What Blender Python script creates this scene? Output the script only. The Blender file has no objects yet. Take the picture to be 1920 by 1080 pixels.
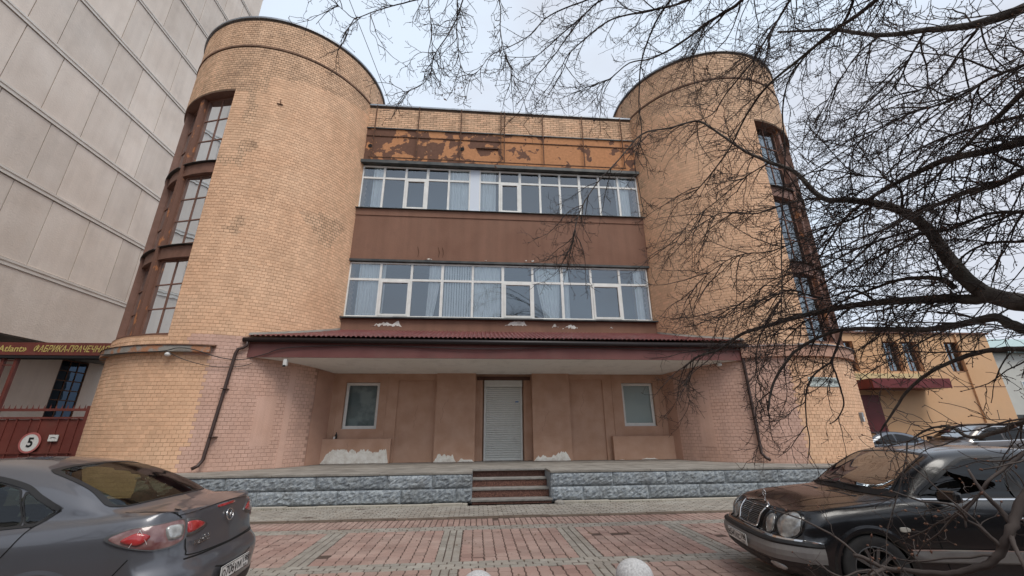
import bpy, bmesh, math, random
import numpy as np
from mathutils import Vector, Matrix
from mathutils.bvhtree import BVHTree
from math import sin, cos, pi, radians, sqrt, atan2

random.seed(7); RNG = np.random.default_rng(7)
scene = bpy.context.scene
COL = scene.collection

# ---------------------------------------------------------------- camera
F_PX, PITCH, ROLL, YAW = 764.8, radians(19.305), radians(-0.444), radians(4.973)
cam_d = bpy.data.cameras.new("camera"); cam = bpy.data.objects.new("camera", cam_d); COL.objects.link(cam)
cam_d.sensor_width = 36.0; cam_d.lens = F_PX * 36.0 / 1920.0
cam_d.clip_start = 0.05; cam_d.clip_end = 900
fw = Vector((sin(YAW) * cos(PITCH), cos(YAW) * cos(PITCH), sin(PITCH)))
rt = Vector((cos(YAW), -sin(YAW), 0)); up = rt.cross(fw)
r2 = rt * cos(ROLL) + up * sin(ROLL); u2 = up * cos(ROLL) - rt * sin(ROLL)
cam.matrix_world = Matrix(((r2.x, u2.x, -fw.x, 0), (r2.y, u2.y, -fw.y, 0), (r2.z, u2.z, -fw.z, 1.6), (0, 0, 0, 1)))
scene.camera = cam
scene.view_settings.view_transform = 'Standard'; scene.view_settings.look = 'None'
scene.view_settings.exposure = 0.56; scene.view_settings.gamma = 1.0
scene.view_settings.use_curve_mapping = False

# ---------------------------------------------------------------- overcast sky
SUN_EL, SUN_AZ = radians(58), radians(155)      # azimuth clockwise from +Y: behind the camera, to the right
w = bpy.data.worlds.new("World"); scene.world = w; w.use_nodes = True
nt = w.node_tree; nt.nodes.clear()
N = nt.nodes.new; L = nt.links.new
out = N('ShaderNodeOutputWorld'); bg = N('ShaderNodeBackground'); bg2 = N('ShaderNodeBackground'); mx = N('ShaderNodeMixShader')
sky = N('ShaderNodeTexSky'); sky.sky_type = 'NISHITA'; sky.sun_disc = False
sky.sun_elevation = SUN_EL; sky.sun_rotation = SUN_AZ; sky.air_density = 1.0; sky.dust_density = 2.0
L(sky.outputs[0], bg.inputs[0]); bg.inputs[1].default_value = 0.10
tc = N('ShaderNodeTexCoord'); mp = N('ShaderNodeMapping'); mp.inputs['Scale'].default_value = (1.0, 1.0, 2.6)
nz = N('ShaderNodeTexNoise'); nz.inputs['Scale'].default_value = 1.7; nz.inputs['Detail'].default_value = 5; nz.inputs['Roughness'].default_value = .5
rp = N('ShaderNodeValToRGB')
rp.color_ramp.elements[0].position = .38; rp.color_ramp.elements[0].color = (.545, .565, .62, 1)
rp.color_ramp.elements[1].position = .62; rp.color_ramp.elements[1].color = (.61, .69, .79, 1)
L(tc.outputs['Generated'], mp.inputs[0]); L(mp.outputs[0], nz.inputs[0]); L(nz.outputs[0], rp.inputs[0])
L(rp.outputs[0], bg2.inputs[0]); bg2.inputs[1].default_value = 0.98
mx.inputs[0].default_value = 0.88
L(bg.outputs[0], mx.inputs[1]); L(bg2.outputs[0], mx.inputs[2]); L(mx.outputs[0], out.inputs[0])

sun_d = bpy.data.lights.new("sun", 'SUN'); sun_d.energy = 1.5; sun_d.angle = radians(30); sun_d.color = (1.0, .95, .88)
sun = bpy.data.objects.new("sun", sun_d); COL.objects.link(sun)
sd = Vector((sin(SUN_AZ) * cos(SUN_EL), cos(SUN_AZ) * cos(SUN_EL), sin(SUN_EL)))
sun.rotation_euler = (-sd).to_track_quat('-Z', 'Y').to_euler(); sun.location = (0, -5, 30)

# ---------------------------------------------------------------- materials
MATS = {}
def mat(name, col, rough=.8, col2=None, scale=4.0, lo=.35, hi=.65, detail=6, bump=0, bscale=40, metal=0, spec=.4,
        coat=0, obj=False, attr=0, trans=0, emit=None, stretch=None, grime=0, gscale=1.2, gcol=None, voro=0, streak=0):
    m = bpy.data.materials.new(name); m.use_nodes = True; MATS[name] = m
    t = m.node_tree; n = t.nodes.new; l = t.links.new
    b = t.nodes['Principled BSDF']
    b.inputs['Roughness'].default_value = rough; b.inputs['Metallic'].default_value = metal
    b.inputs['Specular IOR Level'].default_value = spec
    if coat: b.inputs['Coat Weight'].default_value = coat; b.inputs['Coat Roughness'].default_value = .07
    if trans: b.inputs['Transmission Weight'].default_value = trans
    if obj: c = n('ShaderNodeTexCoord').outputs['Object']
    else: c = n('ShaderNodeNewGeometry').outputs['Position']
    if stretch:
        mpn = n('ShaderNodeMapping'); mpn.inputs['Scale'].default_value = stretch; l(c, mpn.inputs[0]); c = mpn.outputs[0]
    cur = None
    if col2:
        nn = n('ShaderNodeTexNoise'); nn.inputs['Scale'].default_value = scale; nn.inputs['Detail'].default_value = detail
        l(c, nn.inputs['Vector'])
        r = n('ShaderNodeValToRGB'); r.color_ramp.elements[0].position = lo; r.color_ramp.elements[1].position = hi
        r.color_ramp.elements[0].color = (*col, 1); r.color_ramp.elements[1].color = (*col2, 1)
        l(nn.outputs['Fac'], r.inputs[0]); cur = r.outputs[0]
    else:
        rgb = n('ShaderNodeRGB'); rgb.outputs[0].default_value = (*col, 1); cur = rgb.outputs[0]
    if voro:
        v = n('ShaderNodeTexVoronoi'); v.inputs['Scale'].default_value = voro; l(c, v.inputs['Vector'])
        hs = n('ShaderNodeHueSaturation'); sx = n('ShaderNodeSeparateColor'); l(v.outputs['Color'], sx.inputs[0])
        mr = n('ShaderNodeMapRange'); mr.inputs[3].default_value = .45; mr.inputs[4].default_value = 1.6
        l(sx.outputs[0], mr.inputs[0]); l(mr.outputs[0], hs.inputs['Value']); l(cur, hs.inputs['Color']); cur = hs.outputs[0]
    if grime:
        gn = n('ShaderNodeTexNoise'); gn.inputs['Scale'].default_value = gscale; gn.inputs['Detail'].default_value = 8; gn.inputs['Roughness'].default_value = .65
        l(c, gn.inputs['Vector'])
        gr = n('ShaderNodeMapRange'); gr.inputs[1].default_value = .5; gr.inputs[2].default_value = .75
        gr.inputs[3].default_value = 0; gr.inputs[4].default_value = grime; l(gn.outputs['Fac'], gr.inputs[0])
        mg = n('ShaderNodeMix'); mg.data_type = 'RGBA'; mg.inputs['B'].default_value = (*(gcol or (.09, .075, .06)), 1)
        l(gr.outputs[0], mg.inputs['Factor']); l(cur, mg.inputs['A']); cur = mg.outputs['Result']
    if streak:
        sm = n('ShaderNodeMapping'); sm.inputs['Scale'].default_value = (2.2, 2.2, .16); l(n('ShaderNodeNewGeometry').outputs['Position'], sm.inputs[0])
        sn = n('ShaderNodeTexNoise'); sn.inputs['Scale'].default_value = 1.6; sn.inputs['Detail'].default_value = 7; sn.inputs['Roughness'].default_value = .6; l(sm.outputs[0], sn.inputs['Vector'])
        sr = n('ShaderNodeMapRange'); sr.inputs[1].default_value = .35; sr.inputs[2].default_value = .7; sr.inputs[3].default_value = 1 + streak * .4; sr.inputs[4].default_value = 1 - streak; l(sn.outputs['Fac'], sr.inputs[0])
        h2 = n('ShaderNodeHueSaturation'); l(sr.outputs[0], h2.inputs['Value']); l(cur, h2.inputs['Color']); cur = h2.outputs[0]
    if attr:
        a = n('ShaderNodeAttribute'); a.attribute_name = 'v'
        mr = n('ShaderNodeMapRange'); mr.inputs[3].default_value = 1 - attr; mr.inputs[4].default_value = 1 + attr
        l(a.outputs['Fac'], mr.inputs[0])
        hs = n('ShaderNodeHueSaturation'); l(mr.outputs[0], hs.inputs['Value']); l(cur, hs.inputs['Color']); cur = hs.outputs[0]
    l(cur, b.inputs['Base Color'])
    if bump:
        bn = n('ShaderNodeTexNoise'); bn.inputs['Scale'].default_value = bscale; bn.inputs['Detail'].default_value = 8; bn.inputs['Roughness'].default_value = .6
        l(c, bn.inputs['Vector']); bp = n('ShaderNodeBump'); bp.inputs['Strength'].default_value = min(1, bump); bp.inputs['Distance'].default_value = .02
        l(bn.outputs['Fac'], bp.inputs['Height']); l(bp.outputs[0], b.inputs['Normal'])
    if emit: b.inputs['Emission Color'].default_value = (*emit, 1); b.inputs['Emission Strength'].default_value = 1
    return m

def glass_mat(name, tint, base, frac=.35, rough=.0, refl=(1, 1, 1)):
    """pane: part see-through, part mirror, the mirror share growing at grazing angles"""
    m = bpy.data.materials.new(name); m.use_nodes = True; t = m.node_tree; t.nodes.clear(); n = t.nodes.new; l = t.links.new
    o = n('ShaderNodeOutputMaterial'); g = n('ShaderNodeBsdfGlossy'); g.inputs['Roughness'].default_value = rough; g.inputs['Color'].default_value = (*refl, 1)
    tr = n('ShaderNodeBsdfTransparent'); tr.inputs[0].default_value = (*tint, 1)
    lw = n('ShaderNodeLayerWeight'); lw.inputs[0].default_value = .25
    mr = n('ShaderNodeMapRange'); mr.inputs[3].default_value = base; mr.inputs[4].default_value = min(1, base + frac * 2)
    l(lw.outputs['Fresnel'], mr.inputs[0]); mxx = n('ShaderNodeMixShader'); l(mr.outputs[0], mxx.inputs[0])
    l(tr.outputs[0], mxx.inputs[1]); l(g.outputs[0], mxx.inputs[2])
    nn = n('ShaderNodeTexNoise'); nn.inputs['Scale'].default_value = 1.2; bp = n('ShaderNodeBump'); bp.inputs['Strength'].default_value = .04; bp.inputs['Distance'].default_value = .05
    l(nn.outputs['Fac'], bp.inputs['Height']); l(bp.outputs[0], g.inputs['Normal'])
    l(mxx.outputs[0], o.inputs[0]); MATS[name] = m; return m

PEACH, PEACH2 = (.73, .455, .285), (.78, .51, .33)
M_brick = mat('peach_painted_brick', PEACH, .85, PEACH2, scale=.9, bump=.35, bscale=55, attr=.10, grime=.22, gscale=.6, gcol=(.36, .235, .14), streak=.07)
M_brick_w = mat('weathered_painted_brick', (.64, .41, .26), .88, (.74, .49, .32), scale=3, bump=.5, bscale=50, attr=.14, grime=.5, gscale=.8, gcol=(.22, .16, .11), streak=.15)
M_pink = mat('pink_painted_brick', (.58, .365, .28), .85, (.64, .42, .335), scale=1.0, bump=.35, bscale=55, attr=.06, grime=.3, gscale=.9, gcol=(.30, .20, .17), streak=.12)
M_mortar = mat('painted_mortar', (.43, .25, .155), .9, (.65, .405, .255), scale=1.6, lo=.42, hi=.58, bump=.3)
M_mortar_d = mat('bare_dark_mortar', (.10, .065, .045), .95, (.2, .13, .085), scale=6, bump=.3)
M_mortar_p = mat('pink_mortar', (.36, .22, .165), .9, (.52, .34, .275), scale=1.6, lo=.4, hi=.6, bump=.3)
M_plpink = mat('pink_plaster', (.44, .255, .185), .88, (.50, .30, .22), scale=1.5, bump=.25, bscale=25, grime=.22, gscale=1.1)
M_ground = mat('brown_pink_render', (.45, .27, .185), .88, (.52, .33, .24), scale=2.3, bump=.35, bscale=20, grime=.25, gscale=1.0, gcol=(.28, .165, .12))
M_brown = mat('brown_render', (.205, .105, .070), .85, (.25, .135, .092), scale=.9, bump=.25, bscale=18, grime=.5, gscale=.9, gcol=(.13, .065, .045), streak=.12)
M_brownp = mat('brown_frame_paint', (.17, .085, .058), .6, (.215, .11, .078), scale=5, bump=.15)
M_frame_worn = mat('worn_brown_orange_paint', (.18, .088, .06), .7, (.42, .17, .07), scale=4.0, lo=.60, hi=.63, bump=.2, stretch=(1, 1, .5))
M_plaster_w = mat('bare_white_plaster', (.74, .70, .63), .95, (.88, .86, .80), scale=7, bump=.9, bscale=22, grime=.5, gscale=6, gcol=(.45, .38, .30))
M_white = mat('white_window_plastic', (.70, .70, .67), .45, (.78, .78, .75), scale=3, grime=.12, gscale=5)
M_panelw = mat('pale_blue_white_panel', (.62, .68, .76), .5)
M_flash = mat('dark_metal_flashing', (.045, .05, .052), .45, (.09, .09, .085), scale=3, metal=.3, bump=.1)
M_cap = mat('grey_zinc_flashing', (.22, .25, .29), .4, (.32, .35, .38), scale=2, metal=.5, bump=.1)
M_rust = mat('rusty_steel', (.06, .035, .025), .85, (.16, .075, .04), scale=14, bump=.4)
M_black = mat('black_opening', (.012, .012, .013), .9)
M_conc = mat('weathered_concrete', (.20, .185, .165), .92, (.30, .28, .25), scale=2.5, bump=.5, bscale=40, grime=.45, gscale=1.3)
M_ledge = mat('peeling_concrete_ledge', (.30, .28, .25), .92, (.42, .20, .11), scale=2.6, lo=.50, hi=.58, bump=.5, bscale=30, grime=.3, gscale=3)
M_soffit = mat('pale_soffit_paint', (.76, .75, .71), .8, (.80, .79, .76), scale=1, grime=.25, gscale=2)
M_fascia = mat('maroon_fascia', (.155, .055, .050), .55, (.19, .075, .066), scale=1.5, grime=.3, gscale=2)
M_roof = mat('maroon_corrugated_sheet', (.13, .038, .038), .5, (.18, .06, .057), scale=2, grime=.35, gscale=2.5)
M_pipe = mat('dark_brown_pipe', (.045, .026, .022), .42, (.06, .036, .03), scale=4)
M_shutter = mat('white_shutter_paint', (.64, .65, .62), .45, (.72, .73, .70), scale=4, grime=.25, gscale=4)
M_gutter = mat('near_black_gutter', (.018, .013, .014), .45)
M_cable = mat('black_cable', (.02, .02, .02), .6)
M_gran = mat('rough_grey_granite', (.20, .225, .25), .9, (.35, .385, .405), scale=16, lo=.4, hi=.62, bump=1, bscale=38, grime=.6, gscale=1.6, gcol=(.13, .12, .10), attr=.18)
M_redgran = mat('red_polished_granite', (.075, .035, .028), .4, (.19, .095, .07), scale=70, lo=.42, hi=.58, voro=90)
M_tread = mat('worn_grey_tread', (.19, .18, .165), .8, (.27, .255, .235), scale=9, bump=.3)
M_paver = mat('red_paver', (.30, .195, .165), .9, (.36, .262, .225), scale=1.3, bump=.6, bscale=70, attr=.14, grime=.3, gscale=1.4, gcol=(.24, .20, .16))
M_paverg = mat('grey_paver', (.265, .24, .208), .9, (.32, .30, .265), scale=2, bump=.6, bscale=70, attr=.12, grime=.35, gscale=1.4, gcol=(.2, .15, .11))
M_joint = mat('dark_sand_joint', (.065, .042, .034), .98, (.11, .075, .06), scale=9, bump=.5)
M_asph = mat('asphalt', (.045, .045, .046), .95, (.075, .072, .07), scale=3, bump=.7, bscale=60)
M_grey_wall = mat('grey_cement_panel', (.70, .60, .515), .93, (.77, .675, .59), scale=.7, bump=.5, bscale=14, attr=.07, grime=.3, gscale=.5, gcol=(.36, .31, .27), streak=.06)
M_grey_rib = mat('grey_concrete_rib', (.66, .60, .54), .9, (.72, .67, .61), scale=2, bump=.2)
M_grey_joint = mat('dark_panel_joint', (.20, .175, .155), .95)
M_maroon = mat('maroon_gate_paint', (.13, .032, .025), .55, (.165, .045, .034), scale=2, grime=.25, gscale=3)
M_yellow = mat('faded_yellow_lettering', (.50, .40, .13), .6)
M_orange = mat('orange_stucco', (.62, .37, .20), .9, (.68, .42, .24), scale=.6, bump=.2, grime=.2, gscale=.6)
M_cream = mat('cream_panel', (.62, .50, .27), .8)
M_red = mat('dark_red_metal', (.13, .020, .021), .5, (.16, .028, .028), scale=1)
M_curt = mat('white_curtain', (.80, .80, .79), .9, (.86, .86, .85), scale=3)
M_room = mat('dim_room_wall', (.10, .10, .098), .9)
M_bark = mat('dark_grey_bark', (.055, .045, .040), .95, (.115, .10, .088), scale=9, bump=1, bscale=30, stretch=(1, 1, 1), grime=.5, gscale=1.1, gcol=(.075, .085, .05))
M_twig = mat('dark_twig_bark', (.035, .027, .025), .9, (.080, .064, .057), scale=2.5)
M_bud = mat('brown_bud', (.10, .04, .028), .7, (.16, .085, .05), scale=5)
M_stone = mat('white_speckled_stone', (.38, .38, .385), .88, (.56, .56, .56), scale=60, bump=.5, bscale=60, grime=.35, gscale=9, gcol=(.25, .25, .26))
M_glass = glass_mat('window_glass', (.88, .92, .92), .17, .45, refl=(.85, .93, 1.0))
M_glass_b = glass_mat('blue_old_glass', (.50, .58, .60), .22, .5, .02, refl=(.82, .90, .96))
M_pale = mat('pale_stucco', (.50, .49, .45), .9, (.56, .55, .50), scale=1)
M_green = mat('pale_green_roof', (.33, .43, .42), .6)
M_weed = mat('withered_weed', (.07, .075, .03), .9, (.14, .12, .06), scale=20)
M_pwhite = mat('plate_white', (.70, .70, .68), .5, (.6, .59, .56), scale=30)
M_ink = mat('black_print', (.015, .015, .016), .6)
M_redp = mat('red_print', (.55, .06, .05), .6)
M_blue = mat('blue_sticker', (.02, .16, .40), .6)

# peeling parapet band: brown paint flaked off an orange coat, more of it gone towards the right
def peel_mat():
    m = bpy.data.materials.new('flaking_brown_on_orange'); m.use_nodes = True; t = m.node_tree; n = t.nodes.new; l = t.links.new; b = t.nodes['Principled BSDF']
    b.inputs['Roughness'].default_value = .85; b.inputs['Specular IOR Level'].default_value = .3
    g = n('ShaderNodeNewGeometry'); sx = n('ShaderNodeSeparateXYZ'); l(g.outputs['Position'], sx.inputs[0])
    nn = n('ShaderNodeTexNoise'); nn.inputs['Scale'].default_value = 2.1; nn.inputs['Detail'].default_value = 5; nn.inputs['Roughness'].default_value = .55; nn.inputs['Distortion'].default_value = .25
    l(g.outputs['Position'], nn.inputs['Vector'])
    mr = n('ShaderNodeMapRange'); mr.inputs[1].default_value = -4.6; mr.inputs[2].default_value = 6.4; mr.inputs[3].default_value = -.04; mr.inputs[4].default_value = .10
    l(sx.outputs['X'], mr.inputs[0]); ad = n('ShaderNodeMath'); l(nn.outputs['Fac'], ad.inputs[0]); l(mr.outputs[0], ad.inputs[1])
    r = n('ShaderNodeValToRGB'); r.color_ramp.elements[0].position = .508; r.color_ramp.elements[0].color = (.155, .078, .052, 1)
    r.color_ramp.elements[1].position = .516; r.color_ramp.elements[1].color = (.50, .235, .11, 1); l(ad.outputs[0], r.inputs[0])
    n2 = n('ShaderNodeTexNoise'); n2.inputs['Scale'].default_value = 9; l(g.outputs['Position'], n2.inputs['Vector'])
    hs = n('ShaderNodeHueSaturation'); m2 = n('ShaderNodeMapRange'); m2.inputs[3].default_value = .7; m2.inputs[4].default_value = 1.25
    l(n2.outputs['Fac'], m2.inputs[0]); l(m2.outputs[0], hs.inputs['Value']); l(r.outputs[0], hs.inputs['Color']); l(hs.outputs[0], b.inputs['Base Color'])
    bp = n('ShaderNodeBump'); bp.inputs['Strength'].default_value = .5; bp.inputs['Distance'].default_value = .01; bp.invert = True
    l(ad.outputs[0], bp.inputs['Height']); l(bp.outputs[0], b.inputs['Normal']); return m
M_peel = peel_mat()

# ---------------------------------------------------------------- mesh helpers
def wloc(o):
    v = Vector((0, 0, 0))
    while o is not None: v += o.location; o = o.parent
    return v
def thing(name, label, cat, loc=(0, 0, 0), group=None, rz=0):
    o = bpy.data.objects.new(name, None); COL.objects.link(o); o.location = loc; o.rotation_euler = (0, 0, rz); o.empty_display_size = .2
    tag(o, label, cat, group); return o
def tag(o, label=None, cat=None, group=None, kind=None):
    if label: o['label'] = label
    if cat: o['category'] = cat
    if group: o['group'] = group
    if kind: o['kind'] = kind
    return o
class MB:
    def __init__(s): s.v = []; s.f = []; s.m = []; s.a = []; s.mi = 0; s.av = .5
    def add(s, vs, fs):
        b = len(s.v); s.v.extend(vs)
        for f in fs: s.f.append(tuple(b + i for i in f)); s.m.append(s.mi); s.a.append(s.av)
    def box(s, x0, x1, y0, y1, z0, z1):
        s.add([(x0, y0, z0), (x1, y0, z0), (x1, y1, z0), (x0, y1, z0), (x0, y0, z1), (x1, y0, z1), (x1, y1, z1), (x0, y1, z1)],
              [(0, 3, 2, 1), (4, 5, 6, 7), (0, 1, 5, 4), (1, 2, 6, 5), (2, 3, 7, 6), (3, 0, 4, 7)]); return s
    def obox(s, O, U, Nn, a0, a1, n0, n1, z0, z1):
        """box in a frame: O origin, U along, Nn outward (horizontal unit vectors)"""
        P = lambda a, n, z: (O[0] + U[0] * a + Nn[0] * n, O[1] + U[1] * a + Nn[1] * n, z)
        s.add([P(a0, n1, z0), P(a1, n1, z0), P(a1, n0, z0), P(a0, n0, z0), P(a0, n1, z1), P(a1, n1, z1), P(a1, n0, z1), P(a0, n0, z1)],
              [(0, 3, 2, 1), (4, 5, 6, 7), (0, 1, 5, 4), (1, 2, 6, 5), (2, 3, 7, 6), (3, 0, 4, 7)]); return s
    def quad(s, a, b, c, d): s.add([a, b, c, d], [(0, 1, 2, 3)]); return s
    def tube(s, pts, r, n=8, cap=True):
        pts = [Vector(p) for p in pts]; rs = r if isinstance(r, (list, tuple)) else [r] * len(pts)
        ref = Vector((0, 0, 1)); vs = []; K = len(pts)
        px = None
        for i, p in enumerate(pts):
            t = (pts[min(i + 1, K - 1)] - pts[max(i - 1, 0)]).normalized()
            if px is None: px = t.orthogonal().normalized()
            else: px = (px - t * px.dot(t)); px = px.normalized() if px.length > 1e-6 else t.orthogonal().normalized()
            q = t.cross(px)
            for j in range(n):
                a = 2 * pi * j / n; vs.append(tuple(p + (px * cos(a) + q * sin(a)) * rs[i]))
        fs = [(i * n + j, i * n + (j + 1) % n, (i + 1) * n + (j + 1) % n, (i + 1) * n + j) for i in range(K - 1) for j in range(n)]
        if cap: fs += [tuple(reversed(range(n))), tuple((K - 1) * n + j for j in range(n))]
        s.add(vs, fs); return s
    def lathe(s, c, prof, n=24, axis='z'):
        vs = []
        for (r, h) in prof:
            for j in range(n):
                a = 2 * pi * j / n
                vs.append((c[0] + r * cos(a), c[1] + r * sin(a), c[2] + h) if axis == 'z' else (c[0] + r * cos(a), c[1] + h, c[2] + r * sin(a)))
        K = len(prof)
        s.add(vs, [(i * n + j, i * n + (j + 1) % n, (i + 1) * n + (j + 1) % n, (i + 1) * n + j) for i in range(K - 1) for j in range(n)]); return s
    def build(s, name, mats, parent=None, smooth=False, local=False, bevel=0, kind=None, label=None):
        me = bpy.data.meshes.new(name)
        off = Vector((0, 0, 0)) if local else wloc(parent)
        me.from_pydata([(x - off.x, y - off.y, z - off.z) for x, y, z in s.v] if off.length else s.v, [], s.f)
        for m in (mats if isinstance(mats, (list, tuple)) else [mats]): me.materials.append(m)
        me.polygons.foreach_set('material_index', s.m)
        at = me.attributes.new('v', 'FLOAT', 'FACE'); at.data.foreach_set('value', s.a)
        if smooth: me.polygons.foreach_set('use_smooth', [True] * len(me.polygons))
        me.update()
        o = bpy.data.objects.new(name, me); COL.objects.link(o)
        if parent is not None: o.parent = parent
        if bevel:
            b = o.modifiers.new('bevel', 'BEVEL'); b.width = bevel; b.segments = 2; b.limit_method = 'ANGLE'
        if kind: o['kind'] = kind
        if label: o['label'] = label
        return o
def link_mesh(name, me, parent, loc, rz=0, rot=None):
    o = bpy.data.objects.new(name, me); COL.objects.link(o); o.parent = parent
    o.location = Vector(loc) - wloc(parent); o.rotation_euler = rot or (0, 0, rz); return o
def text(s, size, M, m, parent, name='lettering', ext=.002, shear=0, local=False, sx=1.0, bold=0, width=None):
    c = bpy.data.curves.new('t', 'FONT'); c.body = s; c.size = size; c.extrude = ext; c.shear = shear; c.align_x = 'CENTER'; c.align_y = 'CENTER'; c.offset = bold
    o = bpy.data.objects.new('t', c); COL.objects.link(o); dg = bpy.context.evaluated_depsgraph_get(); dg.update()
    me = bpy.data.meshes.new_from_object(o.evaluated_get(dg)); bpy.data.objects.remove(o); me.name = name
    if width: sx = width / max(1e-6, max(v.co.x for v in me.vertices) - min(v.co.x for v in me.vertices))
    me.transform(Matrix.Diagonal((sx, 1, 1, 1))); me.transform(M)
    if not local: me.transform(Matrix.Translation(-wloc(parent)))
    me.materials.clear(); me.materials.append(m)
    t = bpy.data.objects.new(name, me); COL.objects.link(t); t.parent = parent; return t
def frameM(O, U, Zv=(0, 0, 1)):
    """matrix: local x -> U, local y -> Zv, local z -> outward, at O"""
    U = Vector(U).normalized(); Zv = Vector(Zv).normalized(); Nn = U.cross(Zv)
    return Matrix(((U.x, Zv.x, Nn.x, O[0]), (U.y, Zv.y, Nn.y, O[1]), (U.z, Zv.z, Nn.z, O[2]), (0, 0, 0, 1)))
# ================================================================ SETTING: ground
g = MB(); g.box(-300, 300, -300, 300, -.5, -.035); tag(g.build('ground', M_asph), kind='structure')
pav = MB(); pav.box(-30, 30, -6, 10.52, -.034, -.012)
pav = pav.build('pavement', M_joint); tag(pav, kind='structure')

def paver_vs(x0, x1, y0, y1, zt, wob=0.0):
    xm = wob
    T = [(x0, y0), (x1, y0), (x1 + xm, (y0 + y1) / 2), (x1, y1), (x0, y1), (x0 + xm, (y0 + y1) / 2)]
    cx, cy = (x0 + x1) / 2, (y0 + y1) / 2; e = .006
    top = [(cx + (x - cx) * (1 - e / (x1 - x0) * 2), cy + (y - cy) * (1 - e / (y1 - y0) * 2), zt) for x, y in T]
    bot = [(x, y, zt - .005) for x, y in T]; low = [(x, y, -.013) for x, y in T]
    fs = [(0, 1, 2, 5), (5, 2, 3, 4)] + [(6 + i, 6 + (i + 1) % 6, (i + 1) % 6, i) for i in range(6)] + [(12 + i, 12 + (i + 1) % 6, 6 + (i + 1) % 6, 6 + i) for i in range(6)]
    return top + bot + low, fs
pieces = []   # (x0,x1,y0,y1,grey,wob)
PX, PY = 1.93, 2.1
XA, XB = -11.5, 13.5
def tilex(y0, y1, lx, grey, off):
    x = XA - off
    while x < XB:
        pieces.append((x, x + lx, y0, y1, grey, 0)); x += lx
# band against the podium (grey 0.2 x 0.1)
y = 9.16; r = 0
while y < 10.36: tilex(y, y + .1, .2, 1, (r % 2) * .1); y += .1; r += 1
# red soldier band between kerb line and grey rows
for (a, b) in ((8.36, 8.56), (8.56, 8.76), (8.76, 8.96)): tilex(a, b, .105, 0, 0)
for j in range(-2, 3):
    yt = 8.34 - PY * (2 - j) + 0  # top of grey triple row
bands = [8.34, 6.24, 4.14]
for yt in bands:
    for k in range(3): tilex(yt - .1 * (k + 1), yt - .1 * k, .2, 1, (k % 2) * .1 + .03)
for bi, yt in enumerate(bands):
    ytop = yt - .3; ybot = yt - PY
    nrow = 11; ph = (ytop - ybot) / nrow
    c0 = -.50
    i0 = int((XA - c0) / PX) - 1
    for ci in range(i0, int((XB - c0) / PX) + 1):
        gx = c0 + ci * PX
        for k in range(3):
            off = (k % 2) * .09; yy = ybot - off * 0
            n = 10; hh = (ytop - ybot) / n
            for q in range(n):
                pieces.append((gx + k * .108, gx + (k + 1) * .108, ybot + q * hh, ybot + (q + 1) * hh, 1, 0))
        rx0 = gx + .324; wx = (PX - .324) / 10
        for k in range(10):
            for q in range(nrow):
                pieces.append((rx0 + k * wx, rx0 + (k + 1) * wx, ybot + q * ph, ybot + (q + 1) * ph, 0, .011))
pieces = [q for q in pieces if q[0] > XA - .3 and q[3] > 2.2]
def pdist(q): return math.hypot((q[0] + q[1]) / 2 - 0, (q[2] + q[3]) / 2)
def in_view(q):
    x, yy = (q[0] + q[1]) / 2, (q[2] + q[3]) / 2
    return yy > 5.35 and -2.3 < x < 3.3 + (yy - 5.3) * .2
near = sorted([q for q in pieces if in_view(q)], key=pdist)[:300]; ns = set(map(id, near))
mb = MB(); shared = {}
for q in pieces:
    gap = .0075 if q[3] < 9 else .0095; x0, x1, y0, y1 = q[0] + gap, q[1] - gap, q[2] + gap, q[3] - gap
    jx = random.uniform(-.002, .002); jy = random.uniform(-.002, .002); zt = random.uniform(-.0025, .0025)
    if random.random() < .03: zt -= .008
    if (random.random() < .004) or (1.9 < x0 < 2.5 and 7.25 < y0 < 7.42 and random.random() < .6): continue
    if id(q) in ns:
        key = (round(x1 - x0, 4), round(y1 - y0, 4), q[4], random.randint(0, 4))
        if key not in shared:
            b = MB(); b.av = random.random(); hx, hy = (x1 - x0) / 2, (y1 - y0) / 2
            vs, fs = paver_vs(-hx, hx, -hy, hy, 0, q[5]); b.add(vs, fs)
            o = b.build('paving_block', M_paverg if q[4] else M_paver, pav); shared[key] = o.data
        else:
            o = bpy.data.objects.new('paving_block', shared[key]); COL.objects.link(o); o.parent = pav
        o.location = ((x0 + x1) / 2 + jx, (y0 + y1) / 2 + jy, zt)
    else:
        mb.mi = q[4]; mb.av = random.random(); vs, fs = paver_vs(x0 + jx, x1 + jx, y0 + jy, y1 + jy, zt, q[5]); mb.add(vs, fs)
mb.build('paving_blocks', [M_paver, M_paverg], pav, kind='stuff')
# low kerb line between the two paved areas (heaves a little) and the dirty plinth strip at the podium
kb = MB(); x = XA
while x < XB:
    kb.av = random.random(); kb.box(x + .005, x + .99, 8.975, 9.045, -.012, .004 + random.uniform(-.003, .006)); kb.box(x + .005, x + .99, 9.05, 9.14, -.012, .012 + random.uniform(-.003, .006)); x += 1.0
kb.build('kerb_strip', mat('dark_kerb', (.12, .09, .07), .95, (.17, .13, .10), scale=4, bump=.5), pav)
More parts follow.
